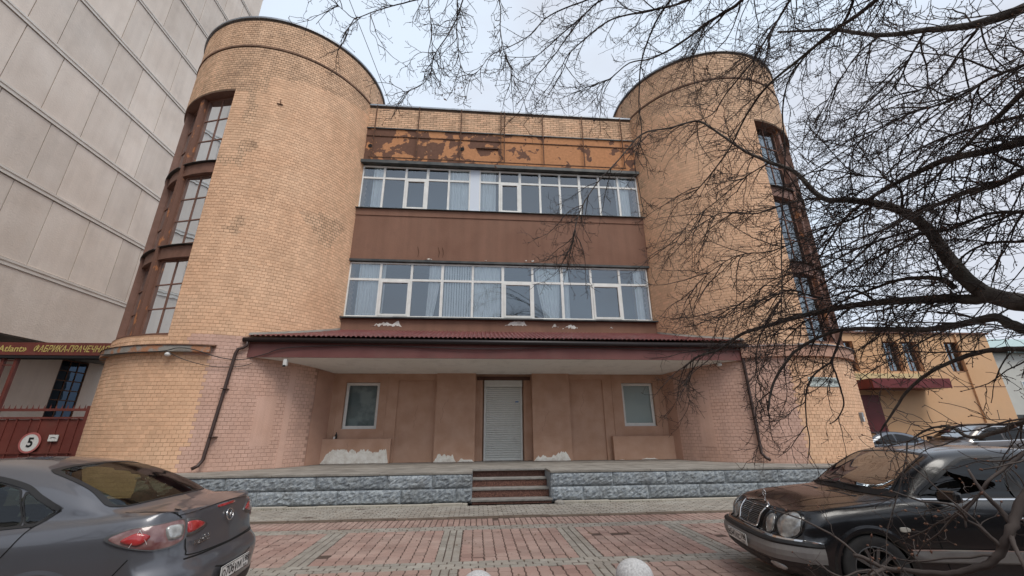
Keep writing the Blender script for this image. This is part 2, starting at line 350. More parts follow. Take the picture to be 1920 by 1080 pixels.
# a few sunken dark blocks and debris of leaves in the joints
db = MB()
for i in range(520):
    x = random.uniform(-4, 6); yy = random.uniform(4.2, 10.4); a = random.uniform(0, pi); r = random.uniform(.008, .025)
    db.add([(x + r * cos(a), yy + r * sin(a), .006), (x - r * sin(a) * .6, yy + r * cos(a) * .6, .012), (x - r * cos(a), yy - r * sin(a), .005), (x + r * sin(a) * .5, yy - r * cos(a) * .5, .004)], [(0, 1, 2, 3)])
db.build('leaf_litter', mat('dry_leaf_litter', (.09, .06, .04), .9, (.2, .13, .08), scale=20), pav, kind='stuff')
wd = MB()
for (cx, n, sp) in ((-4.25, 60, .35), (3.9, 60, .3), (2.55, 26, .12), (-2.7, 40, .9)):
    for i in range(n):
        x = cx + random.gauss(0, sp); yy = 10.43 + random.uniform(-.05, .04); h = random.uniform(.02, .07); a = random.uniform(-.03, .03)
        wd.add([(x - .004, yy, -.01), (x + .004, yy, -.01), (x + a, yy - .02, h)], [(0, 1, 2)])
wd.build('weeds', M_weed, pav, kind='stuff')
# fallen beige plinth strip along the podium foot
pl = MB()
for (a, b) in ((-7.5, -.15), (1.98, 10.4)):
    x = a
    while x < b:
        e = min(b, x + random.uniform(.6, 1.3)); t = random.uniform(.035, .05)
        pl.box(x + .006, e, 10.43 + random.uniform(0, .02), 10.585, -.02, t); x = e
pl.build('plinth_strip', mat('beige_plinth', (.36, .33, .28), .9, (.46, .43, .37), scale=4, bump=.5, grime=.4, gscale=4), pav, bevel=.006)

# ================================================================ PODIUM with granite facing and steps
pod = thing('granite_terrace', 'raised entrance terrace faced with rough grey granite blocks', 'terrace', (.9, 10.6, 0))
PT = .69
b = MB(); b.box(-7.45, -.06, 10.68, 15.2, 0, PT - .05); b.box(1.82, 10.5, 10.68, 15.2, 0, PT - .05); b.box(-.06, 1.82, 11.62, 15.2, 0, PT - .05)
b.build('core', M_conc, pod)
def slab(x0, x1, y0, y1, z0, z1, name, m, seedn, par):
    s = MB(); s.box(x0, x1, y0, y1, z0, z1); return s.build(name, m, par, bevel=.008)
for i, (a, c) in enumerate(((-7.5, -6.1), (-6.1, -4.6), (-4.6, -2.2), (-2.2, -.05), (1.81, 4.3), (4.3, 6.8), (6.8, 8.7), (8.7, 10.55))):
    slab(a + .003, c - .003, 10.60 + random.uniform(-.012, .012), 11.35, PT - .05, PT + random.uniform(-.002, .004), 'coping_slab', M_conc, i, pod)
slab(-7.5, 10.55, 11.353, 15.2, PT - .05, PT - .006, 'terrace_floor', M_conc, 9, pod)
def rough_block(x0, x1, z0, z1, yf, flip=False):
    nx = max(4, int((x1 - x0) / .055)); nz = 7; s = MB(); vs = []; s.av = random.random()
    for j in range(nz + 1):
        for i in range(nx + 1):
            u, v = i / nx, j / nz; edge = min(u * (x1 - x0), (1 - u) * (x1 - x0), v * (z1 - z0), (1 - v) * (z1 - z0))
            d = min(1, edge / .05) * (.022 + random.uniform(0, .030)) + random.uniform(-.003, .003)
            jx = random.uniform(-.012, .012) if 0 < i < nx else 0; jz = random.uniform(-.010, .010) if 0 < j < nz else 0
            vs.append((x0 + u * (x1 - x0) + jx, yf - d, z0 + v * (z1 - z0) + jz))
    fs = [(j * (nx + 1) + i, j * (nx + 1) + i + 1, (j + 1) * (nx + 1) + i + 1, (j + 1) * (nx + 1) + i) for j in range(nz) for i in range(nx)]
    s.add(vs, fs); s.box(x0, x1, yf, yf + .06, z0, z1); return s.build('granite_block', M_gran, pod)
rows = [(.345, .635, 10.63, [-7.48, -5.6, -3.62, -2.02, -.98, -.06], [1.82, 3.35, 4.7, 6.2, 7.6, 9.0, 10.45]),
        (.045, .335, 10.615, [-7.48, -6.8, -4.86, -3.1, -1.68, -.42, -.06], [1.82, 2.6, 4.2, 5.5, 7.0, 8.3, 10.45])]
for z0, z1, yf, A, Bq in rows:
    for S in (A, Bq):
        for a, c in zip(S[:-1], S[1:]): rough_block(a + .004, c - .004, z0, z1, yf)
# cheek sides of the stairs
s = MB(); s.box(-.064, -.052, 10.66, 11.62, 0, PT - .052); s.box(1.812, 1.824, 10.66, 11.62, 0, PT - .052); s.build('stair_cheek', M_gran, pod, kind='stuff')
for k in range(4):
    y0 = 10.56 + k * .29; z1 = (.10, .30, .495, PT)[k]; zb = (0, .10, .30, .495)[k]
    s = MB(); s.box(-.05, 1.81, y0 + .025, y0 + .06, zb + (.0 if k == 0 else .002), z1 - .045); s.build('stair_riser', M_redgran, pod)
    s = MB(); s.box(-.05 - (.03 if k == 0 else 0), 1.81 + (.03 if k == 0 else 0), y0, y0 + .33 if k < 3 else 11.352, z1 - .045, z1 - (.004 if k == 3 else 0)); s.build('stair_tread', M_tread, pod, bevel=.006)
s = MB(); s.box(-.05, 1.81, 10.66, 11.6, -.01, .05); s.build('stair_core', M_conc, pod)
# broken lump of stone by the right cheek
s = MB(); s.lathe((1.98, 10.45, 0), [(.0, .08), (.06, .075), (.11, .05), (.12, .02), (.12, -.02)], 9); s.build('broken_stone', M_conc, pod)

# ================================================================ MAIN BUILDING
import mathutils.noise as mnoise
bld = thing('brick_building', 'peach painted brick building with two round towers and ribbon windows', 'building', (.9, 14, 0))
CY, R = 15.0, 3.5
ZT = 15.84
CRS = .099
REC0, REC1 = radians(5.0), radians(94)     # window recess in the outer side of each tower
RZ0, RZ1 = 4.12, 12.5
brick_pool = []
def tower(cx, side, label):
    P = lambda th, r, z: (cx + side * r * sin(th), CY - r * cos(th), z)
    def slotz(th, z):
        d = math.degrees(th)
        nv = mnoise.noise(Vector((th * 2.6 + cx, z * .55, 3.1))) + .5 * mnoise.noise(Vector((th * 7 + cx, z * 1.6, 9.1)))
        if z > 4.3 and nv > .64 - (.20 if -8 < d < 6 else 0): return 1
        if z > 14.52: return 1
        if z > 12.45 and (d > -11 or z > 13.15 + (-d - 11) * .012) : return 1 if z > 13.9 or (d > -12) or z > 13.25 + (-d - 11) * .006 else 0
        if side < 0:
            if z < 3.62 and d < -13.5 - (0 if z > 1.3 else -2.3): return 2
            if 3.6 < z < 4.15 and d < -4: return 2
        else:
            if z < 4.1 and d < -9.5: return 2
        return 0
    TH0, TH1 = radians(-82), radians(125)
    # backing wall
    wb = MB(); ths = sorted(set([TH0 + (TH1 - TH0) * i / 96 for i in range(97)] + [REC0, REC1])); zs = [0.0]
    while zs[-1] < ZT - .3: zs.append(zs[-1] + .3)
    zs = sorted(set(zs + [RZ0, RZ1, ZT]))
    rb = R - .0075
    for a, c in zip(ths[:-1], ths[1:]):
        for z0, z1 in zip(zs[:-1], zs[1:]):
            m = (a + c) / 2; zm = (z0 + z1) / 2
            if REC0 < m < REC1 and RZ0 < zm < RZ1: continue
            wb.mi = {0: 0, 1: 1, 2: 2}[slotz(m, zm)]
            wb.quad(P(a, rb, z0), P(c, rb, z0), P(c, rb, z1), P(a, rb, z1))
    wb.mi = 0
    for th in (REC0, REC1):
        wb.quad(P(th, R - .002, RZ0), P(th, 2.9, RZ0), P(th, 2.9, RZ1), P(th, R - .002, RZ1))
    for i in range(24):
        a, c = REC0 + (REC1 - REC0) * i / 24, REC0 + (REC1 - REC0) * (i + 1) / 24
        wb.mi = 3
        wb.quad(P(a, R, RZ1), P(c, R, RZ1), P(c, 2.9, RZ1), P(a, 2.9, RZ1)); wb.quad(P(a, R, RZ0), P(c, R, RZ0), P(c, 2.9, RZ0), P(a, 2.9, RZ0))
    # back half, plain
    wb.mi = 0
    for i in range(30):
        a, c = TH1 + (2 * pi + TH0 - TH1) * i / 30, TH1 + (2 * pi + TH0 - TH1) * (i + 1) / 30
        wb.quad(P(a, rb, 0), P(c, rb, 0), P(c, rb, ZT), P(a, rb, ZT))
    wall = wb.build('tower_wall', [M_mortar, M_mortar_d, M_mortar_p, M_brownp], bld, smooth=True, label=label)
    # header bricks, every one its own geometry
    bb = MB(); W = .150 / R; k = 0; z = 0.0
    while z + CRS < ZT - .03:
        if 14.45 < z + CRS / 2 < 14.55: z += CRS; k += 1; continue
        th = TH0 + (W / 2 if k % 2 else 0)
        rr = random.uniform(-.001, .001)
        while th < TH1:
            a, c = th, th + W; th = c
            zm = z + CRS / 2
            if RZ0 - .02 < zm < RZ1 + .03:
                if a >= REC0 - .004 and c <= REC1 + .004 or (a < REC0 < c and (c - REC0) > W * .75) or (a < REC1 < c and (REC1 - a) > W * .75): continue
                if a < REC0 < c: c = REC0
                if a < REC1 < c: a = REC1
                if REC0 < (a + c) / 2 < REC1: continue
            if side < 0 and z < 4.0 and z > .69 and radians(-62) > a > radians(-78): continue     # smooth rendered strips beside the doorway wall
            sl = slotz((a + c) / 2, zm)
            g = .0042 if sl != 1 else .0055; g /= 1
            a += g / R; c -= g / R; z0, z1 = z + g, z + CRS - g
            ro = R + rr + random.uniform(-.0018, .0018); e = .004; ea = e / R
            rec = (cx, side, a, c, z0, z1, sl, wall)
            vs = [P(a + ea, ro, z0 + e), P(c - ea, ro, z0 + e), P(c - ea, ro, z1 - e), P(a + ea, ro, z1 - e),
                  P(a, ro - .004, z0), P(c, ro - .004, z0), P(c, ro - .004, z1), P(a, ro - .004, z1),
                  P(a, R - .012, z0), P(c, R - .012, z0), P(c, R - .012, z1), P(a, R - .012, z1)]
            d = math.hypot(vs[0][0], vs[0][1])
            if .95 < z < 3.3 and ((side < 0 and radians(-34) < a < radians(8)) or (side > 0 and radians(-34) < a < radians(6))):
                brick_pool.append((d, vs, sl, wall)); continue
            bb.mi = sl; bb.av = random.random()
            bb.add(vs, [(0, 1, 2, 3), (4, 5, 1, 0), (5, 6, 2, 1), (6, 7, 3, 2), (7, 4, 0, 3), (8, 9, 5, 4), (10, 11, 7, 6)])
        z += CRS; k += 1
    return wall, bb, P
TW = [tower(-8.0, -1, 'left round tower wall'), tower(9.83, 1, 'right round tower wall')]
brick_pool.sort(key=lambda q: q[0])
BF = [(0, 1, 2, 3), (4, 5, 1, 0), (5, 6, 2, 1), (6, 7, 3, 2), (7, 4, 0, 3), (8, 9, 5, 4), (10, 11, 7, 6)]
cache = {}
for i, (d, vs, sl, wall) in enumerate(brick_pool):
    if i < 300:
        p0, p1 = Vector(vs[0]), Vector(vs[1]); c = (p0 + p1) / 2; c.z = (vs[0][2] + vs[2][2]) / 2
        U = (p1 - p0); U.z = 0; ang = atan2(U.y, U.x); key = (sl, random.randint(0, 3), U.x > 0)
        if key not in cache:
            b = MB(); b.av = random.random(); Rm = Matrix.Rotation(-ang, 3, 'Z')
            b.add([tuple(Rm @ (Vector(v) - c)) for v in vs], BF); o = b.build('brick', [M_brick, M_brick_w, M_pink][sl], wall, local=True); cache[key] = o.data
        else:
            o = bpy.data.objects.new('brick', cache[key]); COL.objects.link(o); o.parent = wall
        o.location = c - wloc(wall); o.rotation_euler = (0, 0, ang)
    else:
        bb = TW[0][1] if wall is TW[0][0] else TW[1][1]; bb.mi = sl; bb.av = random.random(); bb.add(vs, BF)
for wall, bb, P in TW: bb.build('brick_courses', [M_brick, M_brick_w, M_pink], wall, kind='stuff')

def arc(P, t0, t1, n): return [t0 + (t1 - t0) * i / n for i in range(n + 1)]
def arc_band(s, P, t0, t1, r0, r1, z0, z1, n=40, dz=0):
    A = arc(P, t0, t1, n)
    for a, c in zip(A[:-1], A[1:]):
        s.quad(P(a, r1, z0), P(c, r1, z0), P(c, r1, z1), P(a, r1, z1))
        s.quad(P(a, r0, z0), P(c, r0, z0), P(c, r1, z0), P(a, r1, z0))
        s.quad(P(a, r1, z1), P(c, r1, z1), P(c, r0, z1 + dz), P(a, r0, z1 + dz))
    for th in (t0, t1): s.quad(P(th, r0, z0), P(th, r1, z0), P(th, r1, z1), P(th, r0, z1 + dz))
def pane_grid(O, U, Nn, width, z0, z1, cols, rows, m_frame, m_glass, fw, mw, parent, depth=.05, label=None, name='window'):
    """a framed window in a vertical plane: the frame is the part, the panes are its sub-parts"""
    s = MB()
    s.obox(O, U, Nn, 0, fw, -depth, 0, z0, z1); s.obox(O, U, Nn, width - fw, width, -depth, 0, z0, z1)
    s.obox(O, U, Nn, fw, width - fw, -depth, 0, z0, z0 + fw); s.obox(O, U, Nn, fw, width - fw, -depth, 0, z1 - fw, z1)
    xs = [fw + (width - 2 * fw) * i / cols for i in range(cols + 1)]
    zs = rows if isinstance(rows, list) else [z0 + fw + (z1 - z0 - 2 * fw) * i / rows for i in range(rows + 1)]
    for x in xs[1:-1]: s.obox(O, U, Nn, x - mw / 2, x + mw / 2, -depth + .004, -.003, z0 + fw, z1 - fw)
    for z in zs[1:-1]:
        for a, c in zip(xs[:-1], xs[1:]): s.obox(O, U, Nn, a + (mw / 2 if a > fw else 0), c - (mw / 2 if c < width - fw - .001 else 0), -depth + .006, -.005, z - mw / 2, z + mw / 2)
    fr = s.build(name, m_frame, parent, label=label)
    for i in range(cols):
        for j in range(len(zs) - 1):
            p = MB(); a, c = xs[i] + .002, xs[i + 1] - .002; e0, e1 = zs[j] + .002, zs[j + 1] - .002
            t = random.uniform(-.0025, .0025); q = lambda aa, zz, nn: (O[0] + U[0] * aa + Nn[0] * nn, O[1] + U[1] * aa + Nn[1] * nn, zz)
            p.quad(q(a, e0, -depth / 2 + t), q(c, e0, -depth / 2 - t), q(c, e1, -depth / 2 - t), q(a, e1, -depth / 2 + t))
            p.build('pane', m_glass, fr)
    return fr
for (wall, bb, P), side, cx, nm in ((TW[0], -1, -8.0, 'left'), (TW[1], 1, 9.83, 'right')):
    # cornice ring, cap, roof
    s = MB(); arc_band(s, P, radians(-82), radians(150), R - .02, R + .028, 14.475, 14.55, 70)
    s.build('cornice_ring', mat('dark_cornice_' + nm, (.13, .075, .05), .9, (.24, .14, .09), scale=5, bump=.4), bld)
    s = MB(); arc_band(s, P, radians(-95), radians(265), R - .4, R + .06, ZT - .02, ZT + .05, 120, .02); s.build('roof_flashing', M_cap, bld)
    s = MB(); s.lathe((cx, CY, ZT), [(R - .3, 0), (.01, .1)], 60); s.build('tower_roof', M_flash, bld)
    # recess: spandrels, flashings, piers, windows, dark room
    s = MB(); arc_band(s, P, REC0, REC1, 3.0, 3.36, 6.47, 6.84, 28); s.build('spandrel', M_brownp, bld)
    s = MB(); arc_band(s, P, REC0, REC1, 3.0, 3.36, 9.37, 9.74, 28); s.build('spandrel', M_brownp, bld)
    for z in (6.84, 9.74):
        s = MB(); arc_band(s, P, REC0, radians(27), 3.05, 3.455, z + .008, z + .02, 16, .09); arc_band(s, P, radians(30.5), REC1, 3.05, 3.46, z - .02, z - .005, 14, .10); s.build('flashing', M_flash, bld)
    s = MB(); arc_band(s, P, REC0 + .01, REC1, 2.95, 3.46, RZ0 + .005, RZ0 + .05, 24, .04); s.build('window_sill', M_frame_worn, bld)
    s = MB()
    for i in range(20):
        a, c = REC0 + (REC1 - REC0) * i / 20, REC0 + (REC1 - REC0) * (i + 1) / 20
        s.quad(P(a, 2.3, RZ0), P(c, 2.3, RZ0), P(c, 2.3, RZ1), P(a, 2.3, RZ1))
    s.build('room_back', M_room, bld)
    cuts = [REC0 + .003, radians(28.5), radians(50), radians(71), radians(90.5)]
    for st, (z0, z1) in enumerate(((4.17, 6.47), (6.95, 9.37), (9.86, 12.49))):
        for j in (range(1, 5) if st == 0 else ()):
            s = MB()
            th = cuts[j]; O = P(th, 0, 0); U = (side * cos(th), sin(th)); Nn = (side * sin(th), -cos(th))
            O = P(th, 3.2, 0); hw_ = .095 if j != 2 else .13; s.obox(O, U, Nn, -hw_, hw_, -.1, .20 if j != 2 else .235, z0, RZ1 - .004)
            s.build('pier', M_frame_worn if j == 1 else M_brownp, bld)
        s = MB()   # hanging sheer curtain folds behind the glass
        for i in range(46):
            a = REC0 + .02 + (REC1 - REC0 - .05) * i / 46; c = a + (REC1 - REC0 - .05) / 46
            if (i // 3 + st) % 4 == 3: continue
            s.quad(P(a, 2.95 + .03 * sin(i * 1.9), z0), P(c, 2.95 + .03 * sin((i + 1) * 1.9), z0), P(c, 2.95 + .03 * sin((i + 1) * 1.9), z1), P(a, 2.95 + .03 * sin(i * 1.9), z1))
        s.build('curtain', M_curt, bld)
        for j in range(4):
            t0 = cuts[j] + (.035 if j else 0.012); t1 = cuts[j + 1] - .035; A = Vector(P(t0, 3.27, 0)); Bv = Vector(P(t1, 3.27, 0)); U = (Bv - A); wd_ = U.length; U.normalize()
            m = (t0 + t1) / 2; Nn = (side * sin(m), -cos(m))
            pane_grid(A, U, Nn, wd_, z0, z1, 2, 3, M_brownp, M_glass_b, .05, .035, bld, label='brown steel stair window of the %s tower' % nm)
# ledges round the towers below the recess
s = MB(); P = TW[0][2]; arc_band(s, P, radians(-14), radians(110), R - .02, R + .15, 3.64, 3.80, 60); s.build('ledge', M_ledge, bld)
s = MB(); arc_band(s, P, radians(-15.5), radians(112), R - .01, R + .17, 3.803, 3.815, 60, .06); s.build('ledge_flashing', M_rust, bld)
s = MB(); P = TW[1][2]; arc_band(s, P, radians(-29), radians(110), R - .02, R + .11, 3.66, 3.98, 60); s.build('ledge', M_plpink, bld)
s = MB(); arc_band(s, P, radians(-29), radians(-2), R - .01, R + .14, 3.983, 3.99, 20, .03); arc_band(s, P, radians(-2), radians(112), R - .01, R + .17, 3.99, 4.0, 50, .07); s.build('ledge_flashing', M_cap, bld)

# ---------------- facade between the towers
FY = 14.0; X0, X1 = -4.75, 6.6
def pbox(name, m, *a, bevel=0, label=None):
    s = MB(); s.box(*a); return s.build(name, m, bld, bevel=bevel, label=label)
# hidden body of the building
s = MB(); s.box(-8, 9.8, 15.8, 26, 0, 14.3); s.build('rear_block', M_brick, bld)
# ground floor wall around the door niche and the windows
s = MB()
s.box(X0, -4.24, FY, FY + .3, .69, 3.46); s.box(-3.15, -2.56, FY, FY + .3, .69, 3.46); s.box(-2.56, -1.30, FY + .05, FY + .3, .69, 3.20); s.box(-2.56, -1.30, FY, FY + .3, 3.20, 3.46)
s.box(-1.30, -.02, FY - .10, FY + .3, .69, 3.46)
s.box(-4.24, -3.15, FY, FY + .3, .69, 1.69); s.box(-4.24, -3.15, FY, FY + .3, 3.14, 3.46)
s.box(-.02, 1.86, FY + .22, FY + .5, 3.36, 3.46)
s.box(-.02, .22, FY + .22, FY + .5, .69, 3.36); s.box(1.60, 1.86, FY + .22, FY + .5, .69, 3.36); s.box(.22, 1.6, FY + .40, FY + .5, .69, 3.36)
s.box(1.86, 3.12, FY - .10, FY + .3, .69, 3.46)
s.box(3.12, 4.30, FY + .05, FY + .3, .69, 3.24); s.box(3.12, 4.30, FY, FY + .3, 3.24, 3.46); s.box(4.30, 4.97, FY, FY + .3, .69, 3.46)
s.box(4.97, 6.09, FY, FY + .3, .69, 1.72); s.box(4.97, 6.09, FY, FY + .3, 3.14, 3.46); s.box(6.09, X1, FY, FY + .3, .69, 3.46)
s.build('ground_floor_wall', M_ground, bld)
# raised frames of render round windows
s = MB()
for (a, c) in ((-4.5, -2.9), (4.62, 6.32)):
    s.box(a, a + .05, FY - .02, FY, 1.42, 3.34); s.box(c - .05, c, FY - .02, FY, 1.42, 3.34); s.box(a, c, FY - .02, FY, 3.34, 3.39)
s.build('render_moulding', M_ground, bld, kind='stuff')
pbox('door_surround', mat('dark_brown_surround', (.11, .055, .04), .8, (.15, .08, .06), scale=2), .02, 1.84, FY + .2, FY + .219, 3.24, 3.36)
pbox('bench_wall', M_ground, X0, -2.62, FY - .17, FY - .021, .69, 1.40, bevel=.006); pbox('bench_wall', M_ground, 4.47, X1, FY - .17, FY - .021, .69, 1.41, bevel=.006)
# smooth rendered strips and patches on the tower flanks
s = MB(); P = TW[0][2]; arc_band(s, P, radians(-79), radians(-61.5), R - .02, R + .012, .69, 3.42, 12)
s.build('rendered_patch', M_plpink, bld)
s = MB(); arc_band(s, P, radians(-50), radians(-47), R - .02, R + .006, .69, 3.42, 3); s.build('rendered_patch', M_pink, bld)
s = MB(); arc_band(s, P, radians(-43), radians(-35), R - .02, R + .004, 1.25, 2.55, 6); s.build('rendered_patch', M_pink, bld)
s = MB(); P = TW[1][2]; arc_band(s, P, radians(-79), radians(-66), R - .02, R + .012, .69, 3.42, 10); s.build('rendered_patch', M_plpink, bld)
s = MB(); arc_band(s, P, radians(-54), radians(-47), R - .02, R + .004, 1.1, 2.9, 5); s.build('rendered_patch', M_pink, bld)

# flaked patches of bare plaster, each a thin irregular scab
def scab(x0, x1, zb, zt, y, seed, m=M_plaster_w, n=34, flat=True, name='bare_patch'):
    rr = random.Random(seed); s = MB(); top = []; h = .5
    for i in range(n + 1):
        h = min(1, max(.35, h + rr.uniform(-.17, .17))); e = min(1, i / 4, (n - i) / 3) if n > 4 else 1
        top.append((x0 + (x1 - x0) * i / n + rr.uniform(-.006, .006), zb + (zt - zb) * max(.08, h * e)))
    lo = [(x, zb if flat else zb + (zt - zb) * .3 * rr.random()) for x, _ in top]
    for i in range(n):
        a, c = top[i], top[i + 1]; d, e = lo[i], lo[i + 1]; am = ((a[0] + d[0]) / 2, (a[1] + d[1]) / 2); cm = ((c[0] + e[0]) / 2, (c[1] + e[1]) / 2)
        s.quad((d[0], y - .006, d[1]), (e[0], y - .006, e[1]), (cm[0], y - .014, cm[1]), (am[0], y - .014, am[1]))
        s.quad((am[0], y - .014, am[1]), (cm[0], y - .014, cm[1]), (c[0], y - .006, c[1]), (a[0], y - .006, a[1]))
        s.quad((a[0], y - .006, a[1]), (c[0], y - .006, c[1]), (c[0], y + .01, c[1]), (a[0], y + .01, a[1]))
    s.build(name, m, bld)
scab(-4.66, -2.66, .695, 1.10, FY - .17, 3, n=90); scab(-1.29, -.60, .695, .98, FY - .10, 5, n=24); scab(-.55, -.03, .695, .88, FY - .10, 8, n=18)
scab(1.88, 3.05, .695, .98, FY - .10, 11, n=36); scab(5.35, 5.9, .70, .80, FY - .17, 12, n=14); scab(4.6, 4.8, .70, .74, FY - .17, 13, n=6)

# ground floor windows
def upvc(x0, x1, z0, z1, y, label):
    pane_grid((x0, y, 0), (1, 0), (0, -1), x1 - x0, z0, z1, 1, 1, M_white, M_glass, .085, .05, bld, .07, label=label)
    s = MB(); s.box(x0 - .01, x1 + .01, y - .03, y - .001, z0 - .03, z0 - .002); s.build('window_sill', M_white, bld)
upvc(-4.23, -3.16, 1.70, 3.13, FY + .10, 'white framed ground floor window left of the door')
upvc(4.98, 6.08, 1.74, 3.13, FY + .10, 'white framed ground floor window right of the door')
s = MB(); s.box(-4.2, -3.18, FY + .30, FY + .31, 1.66, 3.2); s.build('window_blind', mat('grey_film_blind', (.30, .34, .33), .8, (.50, .54, .52), scale=2.2, lo=.45, hi=.6), bld)
s = MB(); s.box(5.0, 6.05, FY + .19, FY + .195, 1.80, 3.1); s.build('window_blind', mat('pale_blind', (.66, .68, .64), .9), bld)
# roller shutter
s = MB(); s.box(.27, 1.56, FY + .19, FY + .399, 3.02, 3.235); s.box(.27, .335, FY + .30, FY + .399, .69, 3.019); s.box(1.495, 1.56, FY + .30, FY + .399, .69, 3.019); s.box(.336, 1.494, FY + .31, FY + .39, .695, .775)
sh = s.build('roller_shutter', M_shutter, bld, bevel=.006); nsl = 32
sl = MB()
H = (3.018 - .776) / nsl
sl.add([(-.578, 0, 0), (.578, 0, 0), (.578, -.026, H * .3), (-.578, -.026, H * .3), (.578, -.028, H * .75), (-.578, -.028, H * .75), (.578, 0, H * .96), (-.578, 0, H * .96)], [(0, 1, 2, 3), (3, 2, 4, 5), (5, 4, 6, 7)])
base = sl.build('slat', M_shutter, sh, local=True)
for i in range(nsl):
    o = base if i == 0 else bpy.data.objects.new('slat', base.data)
    if i: COL.objects.link(o); o.parent = sh
    o.location = Vector((.915, FY + .345, .777 + i * H)) - wloc(sh)
s = MB(); s.box(1.33, 1.44, FY + .32, FY + .325, 2.50, 2.55); s.build('blue_sticker', M_blue, sh)
s = MB(); s.box(.335, 1.495, FY + .37, FY + .38, .69, 3.03); s.build('shutter_back', M_flash, sh)

# ---------------- canopy between the towers
CFY = 11.9
s = MB(); CX0, CX1 = -6.45, 8.25
zf0, zf1 = 3.60, 3.42
def tow_front(x):
    r = 0
    for cx in (-8.0, 9.83):
        if abs(x - cx) < R: r = CY - sqrt(R * R - (x - cx) ** 2)
    return r or FY + .05
n = 60
for i in range(n):
    a, c = CX0 + (CX1 - CX0) * i / n, CX0 + (CX1 - CX0) * (i + 1) / n
    ya, yc = min(FY + .02, tow_front(a) + .15), min(FY + .02, tow_front(c) + .15)
    za, zc = zf0 + (zf1 - zf0) * (ya - CFY) / (FY - CFY), zf0 + (zf1 - zf0) * (yc - CFY) / (FY - CFY)
    s.quad((a, CFY + .05, zf0 + .004), (c, CFY + .05, zf0 + .004), (c, yc, zc), (a, ya, za))
s.build('soffit', M_soffit, bld)
s = MB(); s.box(CX0, CX1, CFY, CFY + .045, zf0 - .01, 4.02); s.build('fascia', M_fascia, bld)
s = MB(); s.box(CX0, CX1, CFY + .05, FY + .02, 3.72, 3.95); s.build('canopy_slab', M_conc, bld)
# corrugated sheets
rf = MB(); x = CX0 - .15; pitch = .137; k = 0
def roofz(y): return 4.16 + (4.86 - 4.16) * (y - 11.78) / (FY - 11.78)
xs = []
while x < CX1 + .15:
    xs += [(x, 0), (x + .035, .035), (x + .085, .035), (x + .12, 0)]; x += pitch
for (a, ha), (c, hc) in zip(xs[:-1], xs[1:]):
    ya, yc = min(FY, tow_front(a)), min(FY, tow_front(c))
    if max(ya, yc) < 11.9: continue
    j = 11.78 + (.01 if int(a * 3) % 2 else 0)
    rf.quad((a, j, roofz(11.78) + ha), (c, j, roofz(11.78) + hc), (c, yc, roofz(yc) + hc), (a, ya, roofz(ya) + ha))
rf.build('roof_sheet', M_roof, bld)
s = MB(); s.tube([(-6.5, 11.80, 4.06), (8.3, 11.80, 4.03)], .070, 10)
s.build('gutter', M_gutter, bld, smooth=True)
# concrete fillet where roof meets tower
s = MB()
for P, sd_ in ((TW[0][2], -1), (TW[1][2], 1)):
    for i in range(20):
        t0, t1 = radians(-27 - 2.3 * i), radians(-27 - 2.3 * (i + 1))
        a, c = P(t0, R + .02, 0), P(t1, R + .02, 0)
        s.quad((a[0], a[1] - .06, roofz(a[1]) + .01), (c[0], c[1] - .06, roofz(c[1]) + .01), (c[0], c[1], roofz(c[1]) + .09), (a[0], a[1], roofz(a[1]) + .09))
s.build('roof_fillet', M_conc, bld, kind='stuff')
# downpipes
s = MB(); s.tube([(-6.38, 11.80, 4.03), (-6.38, 11.80, 3.90), (-6.45, 11.77, 3.82), (-6.55, 11.73, 3.78), (-6.58, 11.71, 3.66), (-6.76, 11.63, .98), (-6.80, 11.55, .84), (-6.88, 11.46, .78)], .043, 10)
for z in (1.5, 2.7): s.box(-6.76 + z * .02, -6.64 + z * .02, 11.60, 11.80, z, z + .02)
s.build('downpipe', M_pipe, bld, smooth=True)
s = MB(); s.tube([(8.2, 11.82, 4.0), (8.2, 11.82, 3.88), (8.14, 11.88, 3.78), (8.12, 11.88, 3.6), (8.12, 11.86, .95), (8.16, 11.76, .84), (8.2, 11.66, .78)], .043, 10)
s.build('downpipe', M_pipe, bld, smooth=True)
# sill strip above canopy roof
pbox('sill_wall', M_brown, X0, X1, FY - .02, FY + .28, 4.80, 5.285)
s = MB()
x = X0 - .02
while x < X1:
    e = min(x + random.uniform(1.2, 2.0), X1 + .02); dz = random.uniform(-.008, .008); s.box(x, e - .003, FY - .15, FY + .10, 5.29 + dz, 5.335 + dz); x = e
s.build('sill_flashing', M_flash, bld)
scab(-3.62, -2.62, 5.0, 5.27, FY - .02, 21, n=26, flat=False); scab(.95, 1.75, 5.08, 5.28, FY - .02, 22, n=20, flat=False); scab(2.62, 2.86, 5.04, 5.26, FY - .02, 23, n=8, flat=False)
scab(3.0, 3.55, 5.0, 5.27, FY - .02, 24, n=16, flat=False); scab(4.72, 4.85, 5.02, 5.24, FY - .02, 25, n=5, flat=False)
